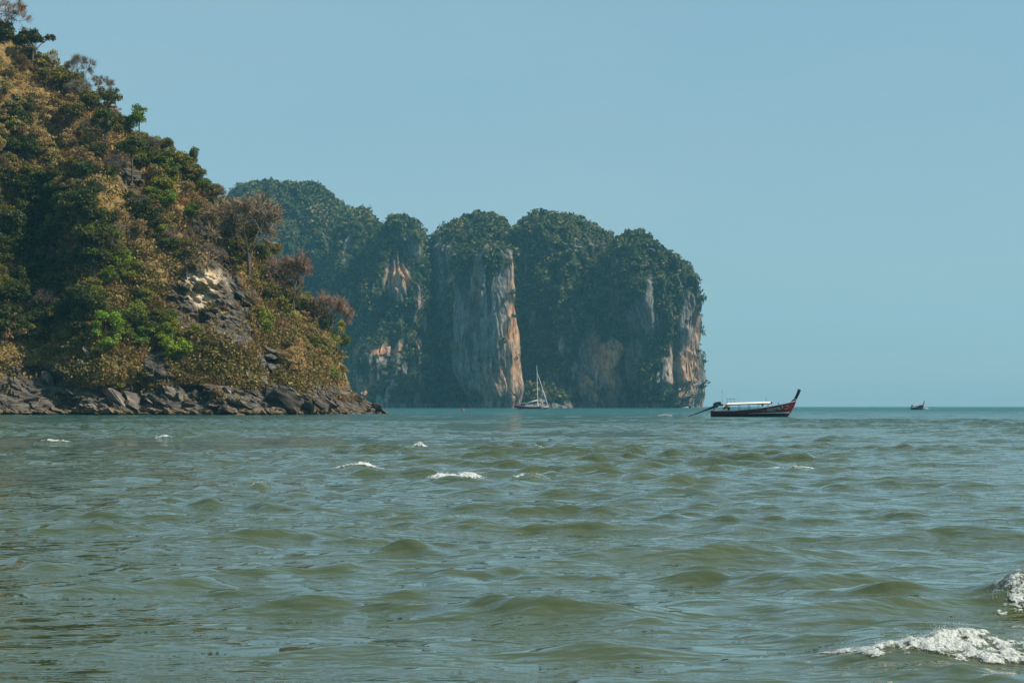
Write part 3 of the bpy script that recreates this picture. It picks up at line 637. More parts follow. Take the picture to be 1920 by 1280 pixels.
# ------------------------------------------------------------------ far limestone massif
FOR_P, FOR_S = [], []
rf_ = np.random.RandomState(77)
def tower(label, table, Y, depth, lean, rocks, rusts, density, seed, rough=1.0, name='cliff', expo=2.4, turn=0.0):
    """table: (row px, left px, right px) from the top down; a closed rock tower standing in the sea"""
    t = np.array(table, float); t[:, 0] += 13*(768-t[:, 0])/(768-t[0, 0]); t[:, 1] += 6; t[:, 2] -= 9; NZ, NA = 115, 170
    py = np.linspace(t[0, 0], 768, NZ); py = t[0, 0]+(768-t[0, 0])*np.linspace(0, 1, NZ)**1.25
    xl, xr = np.interp(py, t[:, 0], t[:, 1]), np.interp(py, t[:, 0], t[:, 2])
    yc = Y+depth+lean*(768-py)/(768-py[0]); mpp = yc/F; cx = ((xl+xr)/2-960)*mpp; a = np.maximum((xr-xl)/2*mpp, .3); z = CAM_H+(HOR-py)*mpp; z[-1] = -4
    b = depth*np.sqrt(np.clip(a/a.max(), 0.02, 1))
    th = np.concatenate([np.linspace(math.pi*.96, 2.04*math.pi, 142, endpoint=False), np.linspace(.04*math.pi, 0.96*math.pi, 28, endpoint=False)])
    c, s = np.cos(th), np.sin(th); cs = np.sign(c)*np.abs(c)**(2/expo); ss = np.sign(s)*np.abs(s)**(2/expo)
    X = cx[:, None]+a[:, None]*cs[None]; Yv = yc[:, None]+b[:, None]*ss[None]-turn*a[:, None]*cs[None]; Z = np.repeat(z[:, None], NA, 1)
    nx, ny = cs[None]+0*X, ss[None]+0*X; nn = np.hypot(nx, ny); nx, ny = nx/nn, ny/nn
    o = seed*31.7
    d = rough*(fbm(X/55+o, Yv/55, Z/90, 3)*17+fbm(X/17+o, Yv/17, Z/45, 3)*7.5+fbm(X/5+o, Yv/5, Z/13, 3)*2.6+np.abs(fbm(X/9+o, Yv/9, Z/60, 2))*5-np.exp(-(fbm(X/6.5+o, Yv/6.5, Z/70, 2)/.12)**2)*4.0-np.exp(-(fbm(X/26+o, Yv/26, Z/170, 2)/.11)**2)*9)
    fade = np.clip(a/18, 0.15, 1)[:, None]; d = d*fade
    side = np.abs(nx)**3; d = d*(1-.55*side)
    low = sstep(22, 2, Z)*(3.0+3*fbm(X/20+o, Yv/20, Z*0, 2)); d = d-low*(Z > 0)*np.abs(ny)
    X = X+nx*d; Yv = Yv+ny*d; Z = Z+rough*fbm(X/14+o, Yv/14, Z/14, 2)*2.5*np.clip((Z-10)/40, 0, 1)
    V = np.stack([X, Yv, Z], -1); ix = np.arange(NZ*NA).reshape(NZ, NA); nxt = np.roll(ix, -1, 1)
    Q = np.stack([ix[:-1], ix[1:], nxt[1:], nxt[:-1]], -1).reshape(-1, 4)
    topc = len(V.reshape(-1, 3)); V2 = np.concatenate([V.reshape(-1, 3), V[0].mean(0)[None]+np.array([[0, 0, .5]])])
    cap = np.stack([np.full(NA, topc), ix[0], nxt[0], np.full(NA, topc)], -1)
    P, W = X/Yv*F+960, HOR-(Z-CAM_H)/Yv*F
    nzs = fbm(X/12+o, Yv/12, Z/22, 3)
    rock = np.zeros_like(P)
    for (cx_, cy_, rx_, ry_, st) in rocks: rock = np.maximum(rock, st*ell(P, W, cx_, cy_, rx_, ry_, nzs*.5))
    rus = np.zeros_like(P)
    for (cx_, cy_, rx_, ry_, st) in rusts: rus = np.maximum(rus, st*ell(P, W, cx_, cy_, rx_, ry_, nzs*.6))
    rock = np.maximum(rock, .75*sstep(.38, .75, fbm(X/9+o, Yv/9, Z/26, 3)+.25*fbm(X/40, Yv/40, Z/40+o, 2))*sstep(.97, .8, (768-W)/(768-t[0, 0]))); rock = np.maximum(rock, .85*sstep(752, 760, W)); veg = 1-sstep(.25, .6, rock)
    me = np_mesh(name, V2, np.concatenate([Q, cap[:, [0, 1, 2, 2]]]) if False else Q, M['cliff'], False, {'veg': np.append(veg.ravel(), 1), 'rust': np.append(np.clip(rus, 0, 1).ravel(), 0)})
    ob = link(bpy.data.objects.new(name, me)); tag(ob, label, 'cliff', kind='structure')
    # forest on it
    du = np.linalg.norm(np.roll(V, -1, 1)-V, axis=2); dv = np.zeros_like(du); dv[:-1] = np.linalg.norm(V[1:]-V[:-1], axis=2)
    ar = du*dv*(ny < .22)*(Z > 6)*(P > 405); n = int(ar.sum()*density*1.05)
    k = rf_.choice(ar.size, n, p=ar.ravel()/ar.sum()); keep = rf_.rand(n) < np.clip(veg.ravel()[k]*1.0+.04, 0, 1); k = k[keep]
    pts = V.reshape(-1, 3)[k]+np.stack([nx.ravel()[k], ny.ravel()[k], 0*k], 1)*(.4+rf_.rand(len(k), 1)*.8)+rf_.randn(len(k), 3)*.8
    FOR_P.append(pts); FOR_S.append(1.5+2.9*rf_.rand(len(k))**2.0+.5*(Z.ravel()[k] > .8*z[0])); return ob
tower('long forested hill at the back of the bay', [(341, 560, 590), (345, 470, 612), (352, 440, 625), (380, 410, 652), (420, 380, 700), (500, 350, 760), (768, 330, 800)], 2050, 120, 60, [(700, 660, 60, 40, .5)], [], .034, 1, 1.0)
tower('forested shoulder between the back hill and the rounded tower', [(385, 675, 695), (392, 658, 712), (420, 632, 735), (500, 618, 760), (768, 610, 780)], 1960, 80, 50, [(720, 690, 50, 60, .55)], [(720, 655, 25, 12, .9)], .036, 2, .9)
tower('rounded forested limestone tower left of the notch', [(397, 742, 770), (403, 722, 785), (420, 706, 797), (450, 692, 804), (520, 680, 808), (600, 670, 812), (700, 640, 815), (768, 632, 816)], 1880, 75, 35,
      [(742, 522, 27, 44, .9), (770, 460, 25, 35, .6), (715, 660, 55, 30, .8), (730, 715, 80, 40, .75), (660, 720, 40, 40, .9)], [(745, 520, 28, 22, 1), (720, 655, 40, 12, 1), (690, 725, 18, 20, .9), (790, 620, 16, 60, .7)], .036, 3, turn=.3)
tower('central forested massif behind the orange pillar', [(397, 895, 940), (403, 870, 955), (414, 845, 968), (435, 820, 985), (470, 808, 1000), (560, 806, 1000), (768, 806, 1000)], 1900, 80, 30, [(825, 510, 20, 60, .8)], [], .036, 4)
tower('sheer grey limestone pillar with an orange right edge', [(449, 890, 940), (456, 868, 962), (475, 858, 973), (520, 852, 976), (600, 848, 978), (690, 850, 984), (735, 868, 984), (755, 885, 980), (768, 890, 978)], 1760, 42, 6,
      [(915, 650, 110, 150, 1.0), (968, 520, 14, 60, 1.0), (915, 545, 65, 50, .9)], [(965, 590, 16, 70, 1), (968, 690, 16, 70, .75), (890, 560, 12, 40, .45), (925, 720, 30, 40, .4), (968, 500, 8, 30, 1)], .036, 5, .62, expo=2.3, turn=.55)
tower('broad forested dome in the middle of the massif', [(394, 1025, 1060), (402, 985, 1085), (415, 970, 1108), (432, 962, 1135), (470, 960, 1160), (560, 965, 1190), (660, 978, 1200), (768, 990, 1210)], 1840, 90, 40,
      [(1070, 700, 60, 30, .5), (1135, 695, 72, 72, 1.0), (1040, 735, 50, 26, .8)], [(1142, 690, 42, 60, 1), (1105, 715, 18, 18, 1), (1160, 640, 8, 50, 1)], .036, 6, turn=-.22)
tower('forested right-hand tower ending in a bare sea cliff', [(426, 1170, 1192), (432, 1156, 1208), (455, 1146, 1230), (485, 1140, 1262), (500, 1138, 1288), (530, 1134, 1304), (580, 1160, 1312), (650, 1180, 1311), (690, 1182, 1316), (715, 1184, 1318), (745, 1188, 1290), (768, 1190, 1275)], 1800, 85, 25,
      [(1292, 650, 32, 130, 1.0), (1215, 600, 45, 60, .62), (1270, 715, 50, 40, 1.0), (1180, 690, 30, 60, .8), (1225, 470, 20, 25, .5)], [(1285, 690, 22, 50, .8), (1306, 620, 8, 40, .7), (1275, 735, 20, 15, .7), (1172, 690, 14, 60, .9), (1200, 715, 20, 18, .8)], .036, 7, .9, expo=3.0, turn=-.12)
tower('hazy distant cliff foot behind the end of the massif', [(640, 1260, 1290), (680, 1240, 1318), (705, 1235, 1328), (735, 1235, 1330), (768, 1235, 1326)], 2350, 60, 10, [(1290, 720, 120, 120, 1.0)], [(1322, 710, 8, 30, .3)], .02, 8, .6)
tower('low scrubby knoll of brown bushes at the cliff foot', [(708, 985, 1000), (714, 975, 1040), (726, 972, 1062), (745, 970, 1075), (768, 968, 1080)], 1775, 22, 8, [], [], .045, 9, .5)
tower('low wooded foot of the rounded tower by the water', [(690, 735, 760), (700, 715, 785), (720, 700, 808), (768, 690, 812)], 1800, 20, 5, [], [], .05, 10, .35)
FOR_P, FOR_S = np.concatenate(FOR_P), np.concatenate(FOR_S)
def far_tree(r):
    n = 18; d = r.randn(n, 3); d /= np.linalg.norm(d, axis=1)[:, None]; d[:, 2] = np.where(d[:, 2] < -.4, -d[:, 2], d[:, 2])
    lob = 1+.28*np.sin(3*d[:, 0]+r.rand()*6)*np.cos(3*d[:, 1]+r.rand()*6)
    return leaf_faces(r, d*lob[:, None]*np.array([1, 1, .9])*(.55+.45*r.rand(n, 1)), d, .38)
fo = scatter('forest', FOR_P, FOR_S, [far_tree(rf_) for _ in range(8)], M['forest'], rf_)
tag(fo, 'dense dusty green forest clinging to the far limestone massif', 'forest', kind='stuff')

# ------------------------------------------------------------------ boats
M['maroon'] = plain('maroon_paint', (0.11, 0.009, 0.020), 0.35, var=.3, scale=2); M['navy'] = plain('dark_bottom_paint', (0.008, 0.011, 0.018), .45)
M['white'] = plain('white_paint', (0.72, 0.71, 0.68), .4, var=.12); M['cream'] = plain('cream_canvas', (0.72, 0.67, 0.60), .8, var=.12, scale=3)
M['wood'] = plain('dark_wood', (0.05, 0.022, 0.016), .5, var=.4, scale=5); M['steel'] = plain('dull_steel', (0.14, 0.14, 0.145), .4, .6); M['black'] = plain('black_iron', (0.012, 0.012, 0.013), .5)
M['bluetarp'] = plain('blue_tarpaulin', (0.05, 0.23, 0.40), .6, var=.2); M['orange'] = plain('orange_vest', (0.62, 0.20, 0.03), .7); M['red'] = plain('red_cloth', (0.45, 0.02, 0.025), .6)
M['lit_maroon'] = plain('sunlit_maroon_paint', (0.30, 0.015, 0.06), .4); M['grey'] = plain('grey_paint', (0.30, 0.30, 0.32), .6); M['green_canvas'] = plain('green_canvas', (0.05, 0.22, 0.17), .8)  # stem red: hull maroon brightened, sunlight on the bow edge painted in
M['teak'] = plain('teak', (0.20, 0.09, 0.05), .6); M['pinkred'] = plain('faded_red_paint', (0.5, 0.10, 0.11), .5)

class Hull:
    """long narrow wooden hull: x from stern 0 to bow L, z=0 the waterline"""
    def __init__(s, L, xs, zs, bs, keel): s.L, s.xs, s.zs, s.bs, s.keel = L, xs, zs, bs, keel
    def sheer(s, x): return float(np.interp(x, s.xs, s.zs))
    def beam(s, x): return float(np.interp(x, s.xs, s.bs))
    def kz(s, x): return float(np.interp(x, *s.keel))
    def half(s, x, z):
        t = min(1, max(0, (z-s.kz(x))/(s.sheer(x)-s.kz(x)))); return s.beam(x)*(0.28*min(1, t*6)+.72*t**.75)*min(1, t*8+.02)
    def mesh(s, z0=None, z1=None, out=0.0, n=44, rows=9, inner=0.0, x0=0, x1=None, sides=(-1, 1)):
        mb = MB()
        xs = np.linspace(x0, s.L if x1 is None else x1, n)
        for sd in sides:
            V = []
            for x in xs:
                a = s.kz(x) if z0 is None else max(z0(x), s.kz(x)); b = s.sheer(x) if z1 is None else z1(x)
                b = max(a+.002, b)
                for k in range(rows): z = a+(b-a)*k/(rows-1); V.append((x, sd*(s.half(x, z)+out), z))
            Fc = [(i*rows+k, (i+1)*rows+k, (i+1)*rows+k+1, i*rows+k+1) for i in range(n-1) for k in range(rows-1)]
            if sd > 0: Fc = [f[::-1] for f in Fc]
            mb.add(V, Fc)
        return mb
def text_mesh(body, size):
    cu = bpy.data.curves.new('lettering', 'FONT'); cu.body = body; cu.size = size; cu.align_x = 'CENTER'; cu.resolution_u = 3
    ob = bpy.data.objects.new('lettering', cu); COL.objects.link(ob); dg = bpy.context.evaluated_depsgraph_get()
    me = bpy.data.meshes.new_from_object(ob.evaluated_get(dg)); COL.objects.unlink(ob); bpy.data.objects.remove(ob); return me
def on_hull(me, h, x, z, slope, out=.012):
    for v in me.vertices:
        xx = x+v.co.x; zz = z+v.co.y+slope*v.co.x; v.co = (xx, -(h.half(xx, zz)+out), zz)
    return me
def longtail(name, label, loc, yaw, scale, detail=True, cat='boat', canopyfull=True):
    root = empty(name, loc, yaw); root.scale = (scale,)*3; tag(root, label, cat)
    L = 12.4
    h = Hull(L, [0, 1, 3.5, 7, 9.8, 11.2, 12.0, 12.4], [.86, .80, .80, 1.12, 1.62, 1.92, 2.12, 2.25], [.55, .78, 1.05, 1.08, .85, .52, .22, .05],
             ([0, .5, 10.8, 11.4, 12.0, 12.4], [-.35, -.45, -.45, .1, 1.15, 2.0]))
    hull = h.mesh().build('hull', M['maroon'], root, True)
    sb = MB()                                            # inner floor and transom close the hull
    sb.add([(0, -h.half(0, z), z) for z in (-.3, 0, .4, .86)]+[(0, h.half(0, z), z) for z in (.86, .4, 0, -.3)], [tuple(range(8))]); sb.build('transom', M['maroon'], root)
    dk = MB(); xs = np.linspace(.02, 11.6, 24)
    dk.add([(x, sd*h.half(x, h.sheer(x)-.42)*.97, h.sheer(x)-.42) for x in xs for sd in (-1, 1)], [(2*i, 2*i+2, 2*i+3, 2*i+1) for i in range(23)]); dk.build('deck', M['wood'], root)
    h.mesh(None, lambda x: .28+0.02*x, .006, rows=6, x1=11.55).build('bottom_band', M['navy'], root, True)
    h.mesh(lambda x: .29+.02*x, lambda x: .29+.02*x+.02+.09*max(0, min(1, (x-5.5)/4.5)), .009, rows=3, x0=5.6, x1=11.62).build('white_stripe', M['white'], root)
    for sd in (-1, 1):
        g = MB(); g.tube([(x, sd*(h.beam(x)+.015), h.sheer(x)+.02) for x in np.linspace(0, 12.3, 26)], .05, 5); g.build('gunwale', M['grey'], root, True)
    # the tall prow post sweeps up from the stem
    pp = MB(); path = [(11.95, 2.05), (12.35, 2.5), (12.62, 3.0), (12.86, 3.55), (13.0, 3.95)]; wd = [.26, .22, .21, .22, .25]
    V = []
    for (x, z), w in zip(path, wd):
        for (sx, sy) in ((-1, -1), (1, -1), (1, 1), (-1, 1)): V.append((x+sx*w*.92, sy*.10, z-sx*w*.38))
    pp.add(V, [(i*4+k, i*4+(k+1) % 4, i*4+4+(k+1) % 4, i*4+4+k) for i in range(4) for k in range(4)]+[(3, 2, 1, 0), (16, 17, 18, 19)])
    post = pp.build('prow_post', M['wood'], root)
    rb = MB(); rb.box((12.36, 0, 2.52), (.50, .25, .09), Matrix.Rotation(R(22), 3, 'Y')); rb.build('ribbon_band', M['white'], post)
    st = MB(); st.tube([(11.35, 0, .1), (11.75, 0, .72), (12.15, 0, 1.45), (12.52, 0, 2.2)], [.05, .06, .07, .08], 6); st.build('stem', M['lit_maroon'], root, True)
    # canopy on posts
    def cz(x): return 1.74+.035*(x-2.6)
    x0, x1 = 2.5, 8.9; cp = MB(); nx_, nk = 22, 11
    def arch(x, k, t): a = math.pi*k/(nk-1); e = 1-.25*max(0, (x-7.6)/1.3)**2; return (x, -math.cos(a)*1.06*e, cz(x)+math.sin(a)*.25*(1-.3*max(0, (x-8.2)))+t)
    for t, fl in ((.0, False), (-.05, True)):
        V = [arch(x0+(x1-x0)*i/(nx_-1), k, t) for i in range(nx_) for k in range(nk)]
        Fc = [(i*nk+k, i*nk+k+1, (i+1)*nk+k+1, (i+1)*nk+k) for i in range(nx_-1) for k in range(nk-1)]
        cp.add(V, [f[::-1] for f in Fc] if fl else Fc)
    can = cp.build('canopy', M['cream'], root, True)
    for sd in (-1, 1):
        b = MB(); b.tube([(x, sd*1.07*(1-.25*max(0, (x-7.6)/1.3)**2), cz(x)-.05) for x in np.linspace(x0, x1, 14)], [.07]*14, 5); b.build('canopy_rail', M['maroon'], can)
    b = MB(); b.tube([arch(x1, k, -.03) for k in range(nk)], .07, 5); b.build('canopy_hoop', M['wood'], can)
    b = MB(); b.add([arch(x1-.06, k, -.03) for k in range(nk)], [tuple(range(nk))]); b.build('canopy_mouth_shade', M['wood'], can)  # dark sheet across the open canopy front, painting in the shade inside
    for x in (2.7, 4.2, 5.6, 7.0, 8.4):
        for sd in (-1, 1):
            b = MB(); b.tube([(x, sd*(h.beam(x)-.03), h.sheer(x)), (x, sd*1.02, cz(x))], .028, 5); b.build('canopy_post', M['wood'], root)
    for x in (3.4, 4.8, 6.2, 7.6, 9.0):
        b = MB(); b.box((x, 0, h.sheer(x)-.12), (.3, h.beam(x)*1.9, .05)); b.build('bench', M['wood'], root)
    # engine on its pivot at the stern and the long propeller shaft
    en = MB(); en.box((.95, 0, 1.75), (1.15, .6, .55), Matrix.Rotation(R(-14), 3, 'Y')); en.box((.75, 0, 1.45), (.5, .35, .35)); en.tube([(1.35, .1, 1.65), (1.75, .1, 1.72)], .14, 8); en.tube([(.7, .3, 1.6), (.5, .32, 2.0)], .07, 6)
    eng = en.build('engine', M['black'], root)
    b = MB(); b.box((.95, 0, 2.06), (.8, .6, .16), Matrix.Rotation(R(-8), 3, 'Y')); b.build('engine_cover', M['bluetarp'], eng)
    b = MB(); b.tube([(.6, -.3, 1.2), (.9, -.28, 1.82), (1.3, -.26, 1.6)], .05, 6); b.build('exhaust_pipe', M['steel'], eng)
    b = MB(); b.tube([(1.4, 0, 1.85), (2.6, -.1, 1.45)], .035, 5); b.build('tiller', M['steel'], eng)
    b = MB(); b.tube([(.8, 0, 1.62), (.1, 0, 1.28), (-1.2, 0, .75), (-3.5, 0, -.05)], [.20, .17, .10, .055], 7); b.build('propeller_shaft', M['black'], root)
    b = MB(); b.tube([(.35, 0, .8), (.55, 0, 1.35)], .1, 6); b.build('pivot_post', M['steel'], root)
    b = MB(); b.tube([(-.05, -.2, .5), (-.45, -.2, .62), (-.6, -.2, .2), (-.55, -.2, -.2)], .03, 5); b.build('stern_hoop', M['steel'], root)
    if detail:
        b = MB()
        for x in (2.45, 3.0, 3.55): b.tube([(x, -.5, cz(x)), (x, -.5, cz(x)+.85)], .02, 4)
        b.tube([(2.4, -.5, cz(2.4)+.84), (3.6, -.5, cz(3.6)+.84)], .025, 4); b.build('roof_rack', M['wood'], can)
        b = MB(); b.tube([(1.7, .1, 1.2), (1.6, .1, 3.9)], .02, 4); b.build('aerial', M['steel'], root)
        b = MB(); b.tube([(1.62, .1, 3.85), (2.5, .1, 2.0)], .012, 3); b.build('aerial_stay', M['steel'], root)
        for x, z in ((8.0, .7), (8.15, 1.05), (8.35, .6)):
            b = MB(); b.tube([(x, .3, cz(x)), (x-.02, .3, cz(x)+z)], .014, 4); b.build('fishing_rod', M['steel'], root)
        b = MB(); b.tube([(10.0, -.6, h.sheer(10)), (10.0, -.62, h.sheer(10)+.32)], .06, 6); b.build('mooring_post', M['wood'], root)
        for k, (x, y, z, mt) in enumerate([(2.3, -.6, 1.60, 'orange'), (2.5, -.8, 1.38, 'orange'), (2.15, -.55, 1.25, 'black'), (2.35, -.75, 1.0, 'white'), (2.75, -.85, 1.15, 'black'), (1.9, .2, 1.3, 'white'), (7.6, .5, 1.72, 'white')]):
            b = MB(); rr = random.Random(k); b.tube([(x-.1, y, z-.22), (x-.03, y, z), (x+.06, y, z+.2)], [.10, .19, .08], 7); b.build('life_vest' if mt == 'orange' else 'bundle', M[mt], root, True)
        hull_l = [('เรืองทราย', .50, 9.25, .98, .17), ('ซู', .52, 10.55, 1.34, .17), ('RUANG SAI', .17, 9.1, .74, .17), ('KRABI', .16, 10.2, 1.02, .17), ('กบ 15', .2, 7.75, .80, .06)]
        for (tx, sz, x, z, sl) in hull_l:
            me = on_hull(text_mesh(tx, sz), h, x, z, sl); me.materials.append(M['white']); link(bpy.data.objects.new('lettering', me), root)
        b = MB(); pts = []
        for k in range(13): a = math.pi*k/12; x, z = 11.15-math.cos(a)*.30, 1.28+math.sin(a)*.30; pts.append((x, -(h.half(x, z)+.02), z))
        b.tube(pts, .03, 4); b.build('emblem', M['pinkred'], root)
        me = on_hull(text_mesh('KRABI 5', .14), h, 11.12, 1.10, .12, .02); me.materials.append(M['white']); link(bpy.data.objects.new('lettering', me), root)
    return root
YB = 345.0; yaw = R(-12); bx = (1333-960)/F*YB
longtail('longtail_boat', 'maroon long-tail boat with cream canopy, blue engine cover and tall prow', (bx, YB, 0.03), yaw, 1.095)
longtail('longtail_boat', 'dark small long-tail boat heading in from the horizon', ((1715-960)/F*1000, 1008, .1), R(-74), 1.0, False)
longtail('longtail_boat', 'tiny dark boat throwing spray at the foot of the hazy far cliff', ((1294-960)/F*1600, 1608, .1), R(-88), .9, False)

def yacht():
    Y = 1200; root = empty('sailing_yacht', ((964-960)/F*Y, Y, 0), R(-4)); tag(root, 'dark red sailing yacht with bare mast and furled sails below the pillar', 'yacht')
    h = Hull(19.6, [0, 2, 6, 11, 16, 18.6, 19.6], [2.5, 2.0, 1.45, 1.25, 1.5, 1.85, 2.0], [1.2, 1.9, 2.3, 2.3, 1.5, .6, .08], ([0, 2, 4, 17.2, 19, 19.6], [1.6, .3, -.6, -.6, .7, 1.8]))
    h.mesh(None, None, 0, 40, 8).build('hull', M['maroon'], root, True)
    h.mesh(lambda x: h.sheer(x)-.9, None, .02, 14, 4, x0=15.2).build('bow_panel', M['white'], root, True)
    b = MB(); xs = np.linspace(.1, 19.4, 20); b.add([(x, s*h.beam(x)*.98, h.sheer(x)-.12) for x in xs for s in (-1, 1)], [(2*i, 2*i+2, 2*i+3, 2*i+1) for i in range(19)]); b.build('deck', M['teak'], root)
    h.mesh(lambda x: -.1, lambda x: .18, .02, 30, 3, x0=4, x1=17).build('boot_stripe', M['white'], root)
    for s in (-1, 1):
        b = MB(); b.tube([(x, s*h.beam(x), h.sheer(x)+.03) for x in xs], .07, 5); b.build('gunwale', M['pinkred'], root)
    b = MB(); b.box((8.4, 0, 2.0), (4.2, 2.6, 1.2)); b.box((12.4, 0, 1.9), (2.8, 2.4, 1.1)); cab = b.build('cabin', M['white'], root)
    for x in (7.0, 8.2, 9.4, 11.8, 12.9):
        b = MB(); b.box((x, -1.31 if x < 11 else -1.21, 2.1), (.7, .04, .42)); b.build('window', M['black'], cab)
    for x in (3.2, 5.6, 10.9):
        b = MB(); b.box((x, -.9, 2.05), (.9, .5, .6)); b.build('locker', M['pinkred'], root)
    b = MB(); b.tube([(13.4, 0, 1.2), (13.1, 0, 12), (12.75, 0, 24.6)], [.20, .17, .10], 7); mast = b.build('mast', M['white'], root)
    b = MB(); b.tube([(13.0, -1.3, 15.5), (13.0, 1.3, 15.5)], .06, 5); b.build('spreader', M['steel'], mast)
    b = MB(); b.tube([(13.0, 0, 20.6), (16.0, 0, 11.4), (18.9, 0, 2.5)], [.09, .17, .15], 6); b.build('furled_headsail', M['white'], root)
    b = MB(); b.tube([(13.2, 0, 4.6), (10, 0, 3.9), (7.2, 0, 3.3)], [.18, .16, .1], 6); boom = b.build('boom', M['steel'], root)
    b = MB(); b.tube([(13.1, 0, 4.95), (11, 0, 4.45), (7.4, 0, 3.62)], [.22, .34, .18], 7); b.build('furled_mainsail', M['white'], boom, True)
    b = MB(); b.add([(3.6, -1.6, 3.1), (7.4, -1.6, 3.35), (7.4, 0, 3.65), (3.6, 0, 3.35), (7.4, 1.6, 3.35), (3.6, 1.6, 3.1)], [(0, 1, 2, 3), (3, 2, 4, 5)]); aw = b.build('awning', M['green_canvas'], root)
    for x in (3.7, 7.3):
        for s in (-1.5, 1.5): b = MB(); b.tube([(x, s, 1.4), (x, s, 3.2)], .04, 4); b.build('awning_post', M['steel'], aw)
    b = MB(); b.tube([(.2, 0, 2.4), (-.35, 0, 4.1)], .05, 5); fs = b.build('flagstaff', M['wood'], root)
    b = MB(); b.add([(-.3, 0, 4.0), (-.2, .1, 3.0), (-.9, -.1, 2.7), (-1.0, .08, 3.7)], [(0, 1, 2, 3)]); b.build('flag', M['red'], fs)
    b = MB()
    for k in range(9): x = 15.6+k*.44; b.tube([(x, -h.beam(x), h.sheer(x)), (x, -h.beam(x), h.sheer(x)+.75)], .035, 4)
    b.tube([(x, -h.beam(x), h.sheer(x)+.75) for x in np.linspace(15.6, 19.3, 8)], .035, 4); b.build('bow_rail', M['white'], root)
    for (x, t) in ((13.0, 24.2), (13.0, 24.2)):
        pass
    b = MB(); b.tube([(12.8, 0, 24.2), (.4, 0, 2.6)], .025, 3); b.build('backstay', M['steel'], root)
    for s in (-1, 1): b = MB(); b.tube([(12.8, 0, 23.8), (13.0, s*1.3, 15.5), (13.2, s*2.1, 1.4)], .025, 3); b.build('shroud', M['steel'], root)
yacht()
# red mooring buoy
YBu = 760; ro = empty('buoy', ((868-960)/F*YBu, YBu, 0)); tag(ro, 'small red mooring buoy floating beyond the point', 'buoy')
b = MB(); b.tube([(0, 0, -.35), (0, 0, -.2), (0, 0, .05), (0, 0, .35), (0, 0, .6), (0, 0, .72)], [.15, .42, .55, .52, .3, .1], 12); b.build('float', M['red'], ro, True)
b = MB(); b.tube([(0.12*math.cos(a), 0, .8+.12*math.sin(a)) for a in np.linspace(0, 6.28, 9)], .03, 4); b.build('ring', M['steel'], ro)

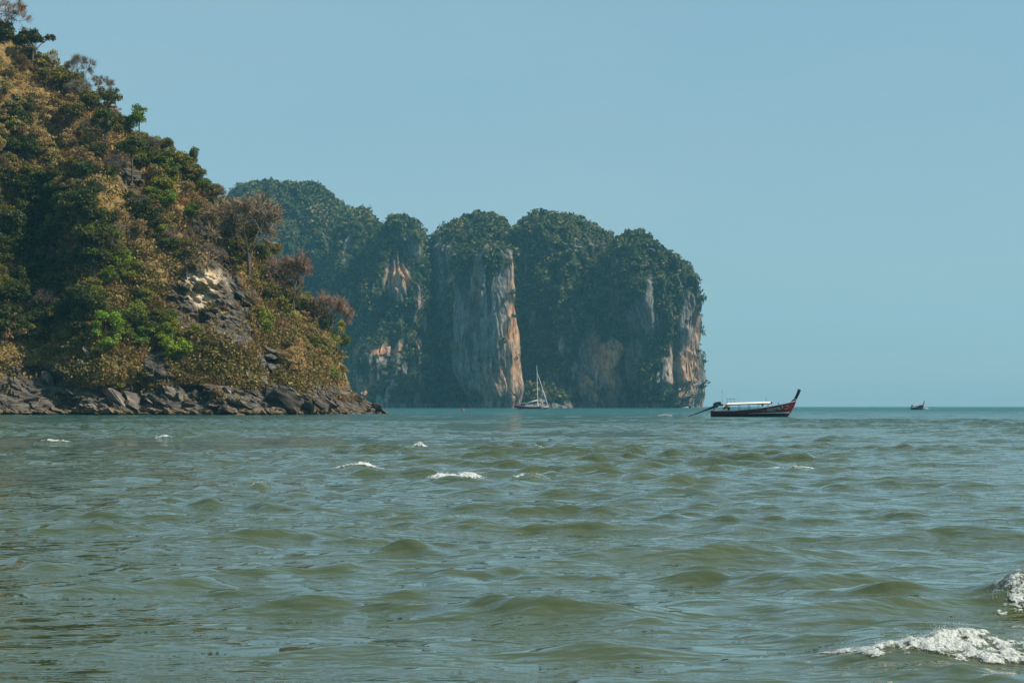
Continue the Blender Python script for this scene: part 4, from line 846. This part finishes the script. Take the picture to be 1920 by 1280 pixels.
# ------------------------------------------------------------------ whitecaps
OV = np.array([(1, 1, 1), (-1, -1, 1), (-1, 1, -1), (1, -1, -1)], float)*.8; OF = np.array([(0, 1, 3), (0, 2, 1), (0, 3, 2), (1, 2, 3)])
rfo = np.random.RandomState(9)
def crest_line(ci, u, v, reach):
    """u along the crest (-1..1), v down the near face (0..1)"""
    bx, by, bw, bh = BUMPS[ci]; x = bx+u*bw*.55
    wob = .05*vnoise(u*4+ci, u*0+2.2, u*0)+.03*vnoise(u*11+ci, u*0, u*0+4)
    y = by+.03+wob+.22*u*bw*.17-v*reach; xx, yy, z = ocean(x.copy(), y.copy()); return np.stack([xx, yy, z], -1)
def whitecap(ci, amt, lb):
    bx, by, bw, bh = BUMPS[ci]; big = amt > 1.2; pxm = by/F*1.9
    reach = (.46 if big else .28)*(1 if amt > .4 else .45)*max(1, bh/.2)
    nu, nv = (260, 44) if big else (90, 18)
    U, W = np.meshgrid(np.linspace(-1.25, 1.25, nu), np.linspace(-.25, 1.35, nv), indexing='ij')
    P = crest_line(ci, U.ravel(), W.ravel(), reach).reshape(nu, nv, 3)
    fq = 11 if big else 6.5
    lump = fbm(P[..., 0]*fq, P[..., 1]*fq, P[..., 2]*0+ci, 3, .6)
    env = np.clip(1.15-np.abs(U)**2.6, 0, 1)*np.clip(1.1-np.abs(W-.35)**2.5*2.2, 0, 1)
    hgt = (.012 if big else .016)*env*(1.0+1.1*lump)*(1.5 if amt >= 1 else 1); P[..., 2] += np.maximum(hgt, 0)+.005*np.clip(by/20, 1, 6); P[..., 1] -= np.maximum(hgt, 0)*.7
    cover = env*1.15+.7*lump-(.64 if big else .55 if amt >= 1 else .62 if amt > .4 else .78)
    ix = np.arange(nu*nv).reshape(nu, nv); Q = np.stack([ix[:-1, :-1], ix[1:, :-1], ix[1:, 1:], ix[:-1, 1:]], -1).reshape(-1, 4)
    Q = Q[cover.ravel()[Q].max(1) > -.3]; T3 = np.concatenate([Q[:, [0, 1, 2]], Q[:, [0, 2, 3]]])
    n = int((15000 if big else 700)*min(1.2, amt)); u = np.clip(rfo.randn(n)*.56, -1.02, 1.02); v = rfo.rand(n)*(1-np.clip(np.abs(u), 0, 1)**2.5)-.05
    C = crest_line(ci, u, v, reach); lp = fbm(C[:, 0]*fq, C[:, 1]*fq, C[:, 2]*0+ci, 3, .6); k = lp+.5*rfo.rand(n) > (-.05 if amt >= .6 else .25)
    C[:, 2] += (np.abs(rfo.randn(n))*(.022 if big else .028)*np.clip(.5+1.2*lp, .1, 2)+.004)*(1.05-np.clip(np.abs(u), 0, 1)**2); C = C[k]
    if big:
        m = 500; u = np.clip(rfo.randn(m)*.55, -1.15, 1.15); D = crest_line(ci, u, rfo.rand(m)*.5-.1, reach); D[:, 2] += .01+rfo.rand(m)**3*.10; C = np.concatenate([C, D])
    rad = pxm*(.18+.42*rfo.rand(len(C))**2.5)
    V = (C[:, None, :]+OV[None]*rad[:, None, None]*(.6+.8*rfo.rand(len(C), 4, 1))).reshape(-1, 3)
    G = (OF[None]+(np.arange(len(C))*4)[:, None, None]).reshape(-1, 3)+nu*nv
    o = link(bpy.data.objects.new('whitecap', np_mesh('whitecap', np.concatenate([P.reshape(-1, 3), V]), np.concatenate([T3, G]), M['foam'], True, {'cover': np.concatenate([cover.ravel(), np.ones(len(V))])})))
    tag(o, lb, 'whitecap', 'whitecaps on the choppy sea')
for ci, (px, py, w, hgt, amt, lb) in enumerate(CRESTS): whitecap(ci, amt, lb)

# ------------------------------------------------------------------ haze: the humid air of the bay
hb = MB(); hb.box((0, 2700, 115), (4600, 5600, 242)); 
hm = bpy.data.materials.new('humid_air'); hm.use_nodes = True; hn, hl = hm.node_tree.nodes, hm.node_tree.links
hn.remove(hn['Principled BSDF']); pv = hn.new('ShaderNodeVolumePrincipled'); pv.inputs['Color'].default_value = (0.26, 0.74, 0.98, 1)
pv.inputs['Density'].default_value = 0.00007; pv.inputs['Anisotropy'].default_value = 0.0; hl.new(pv.outputs[0], hn['Material Output'].inputs['Volume'])
hzo = hb.build('haze', hm); tag(hzo, 'thin blue haze hanging over the bay', 'haze', kind='stuff')
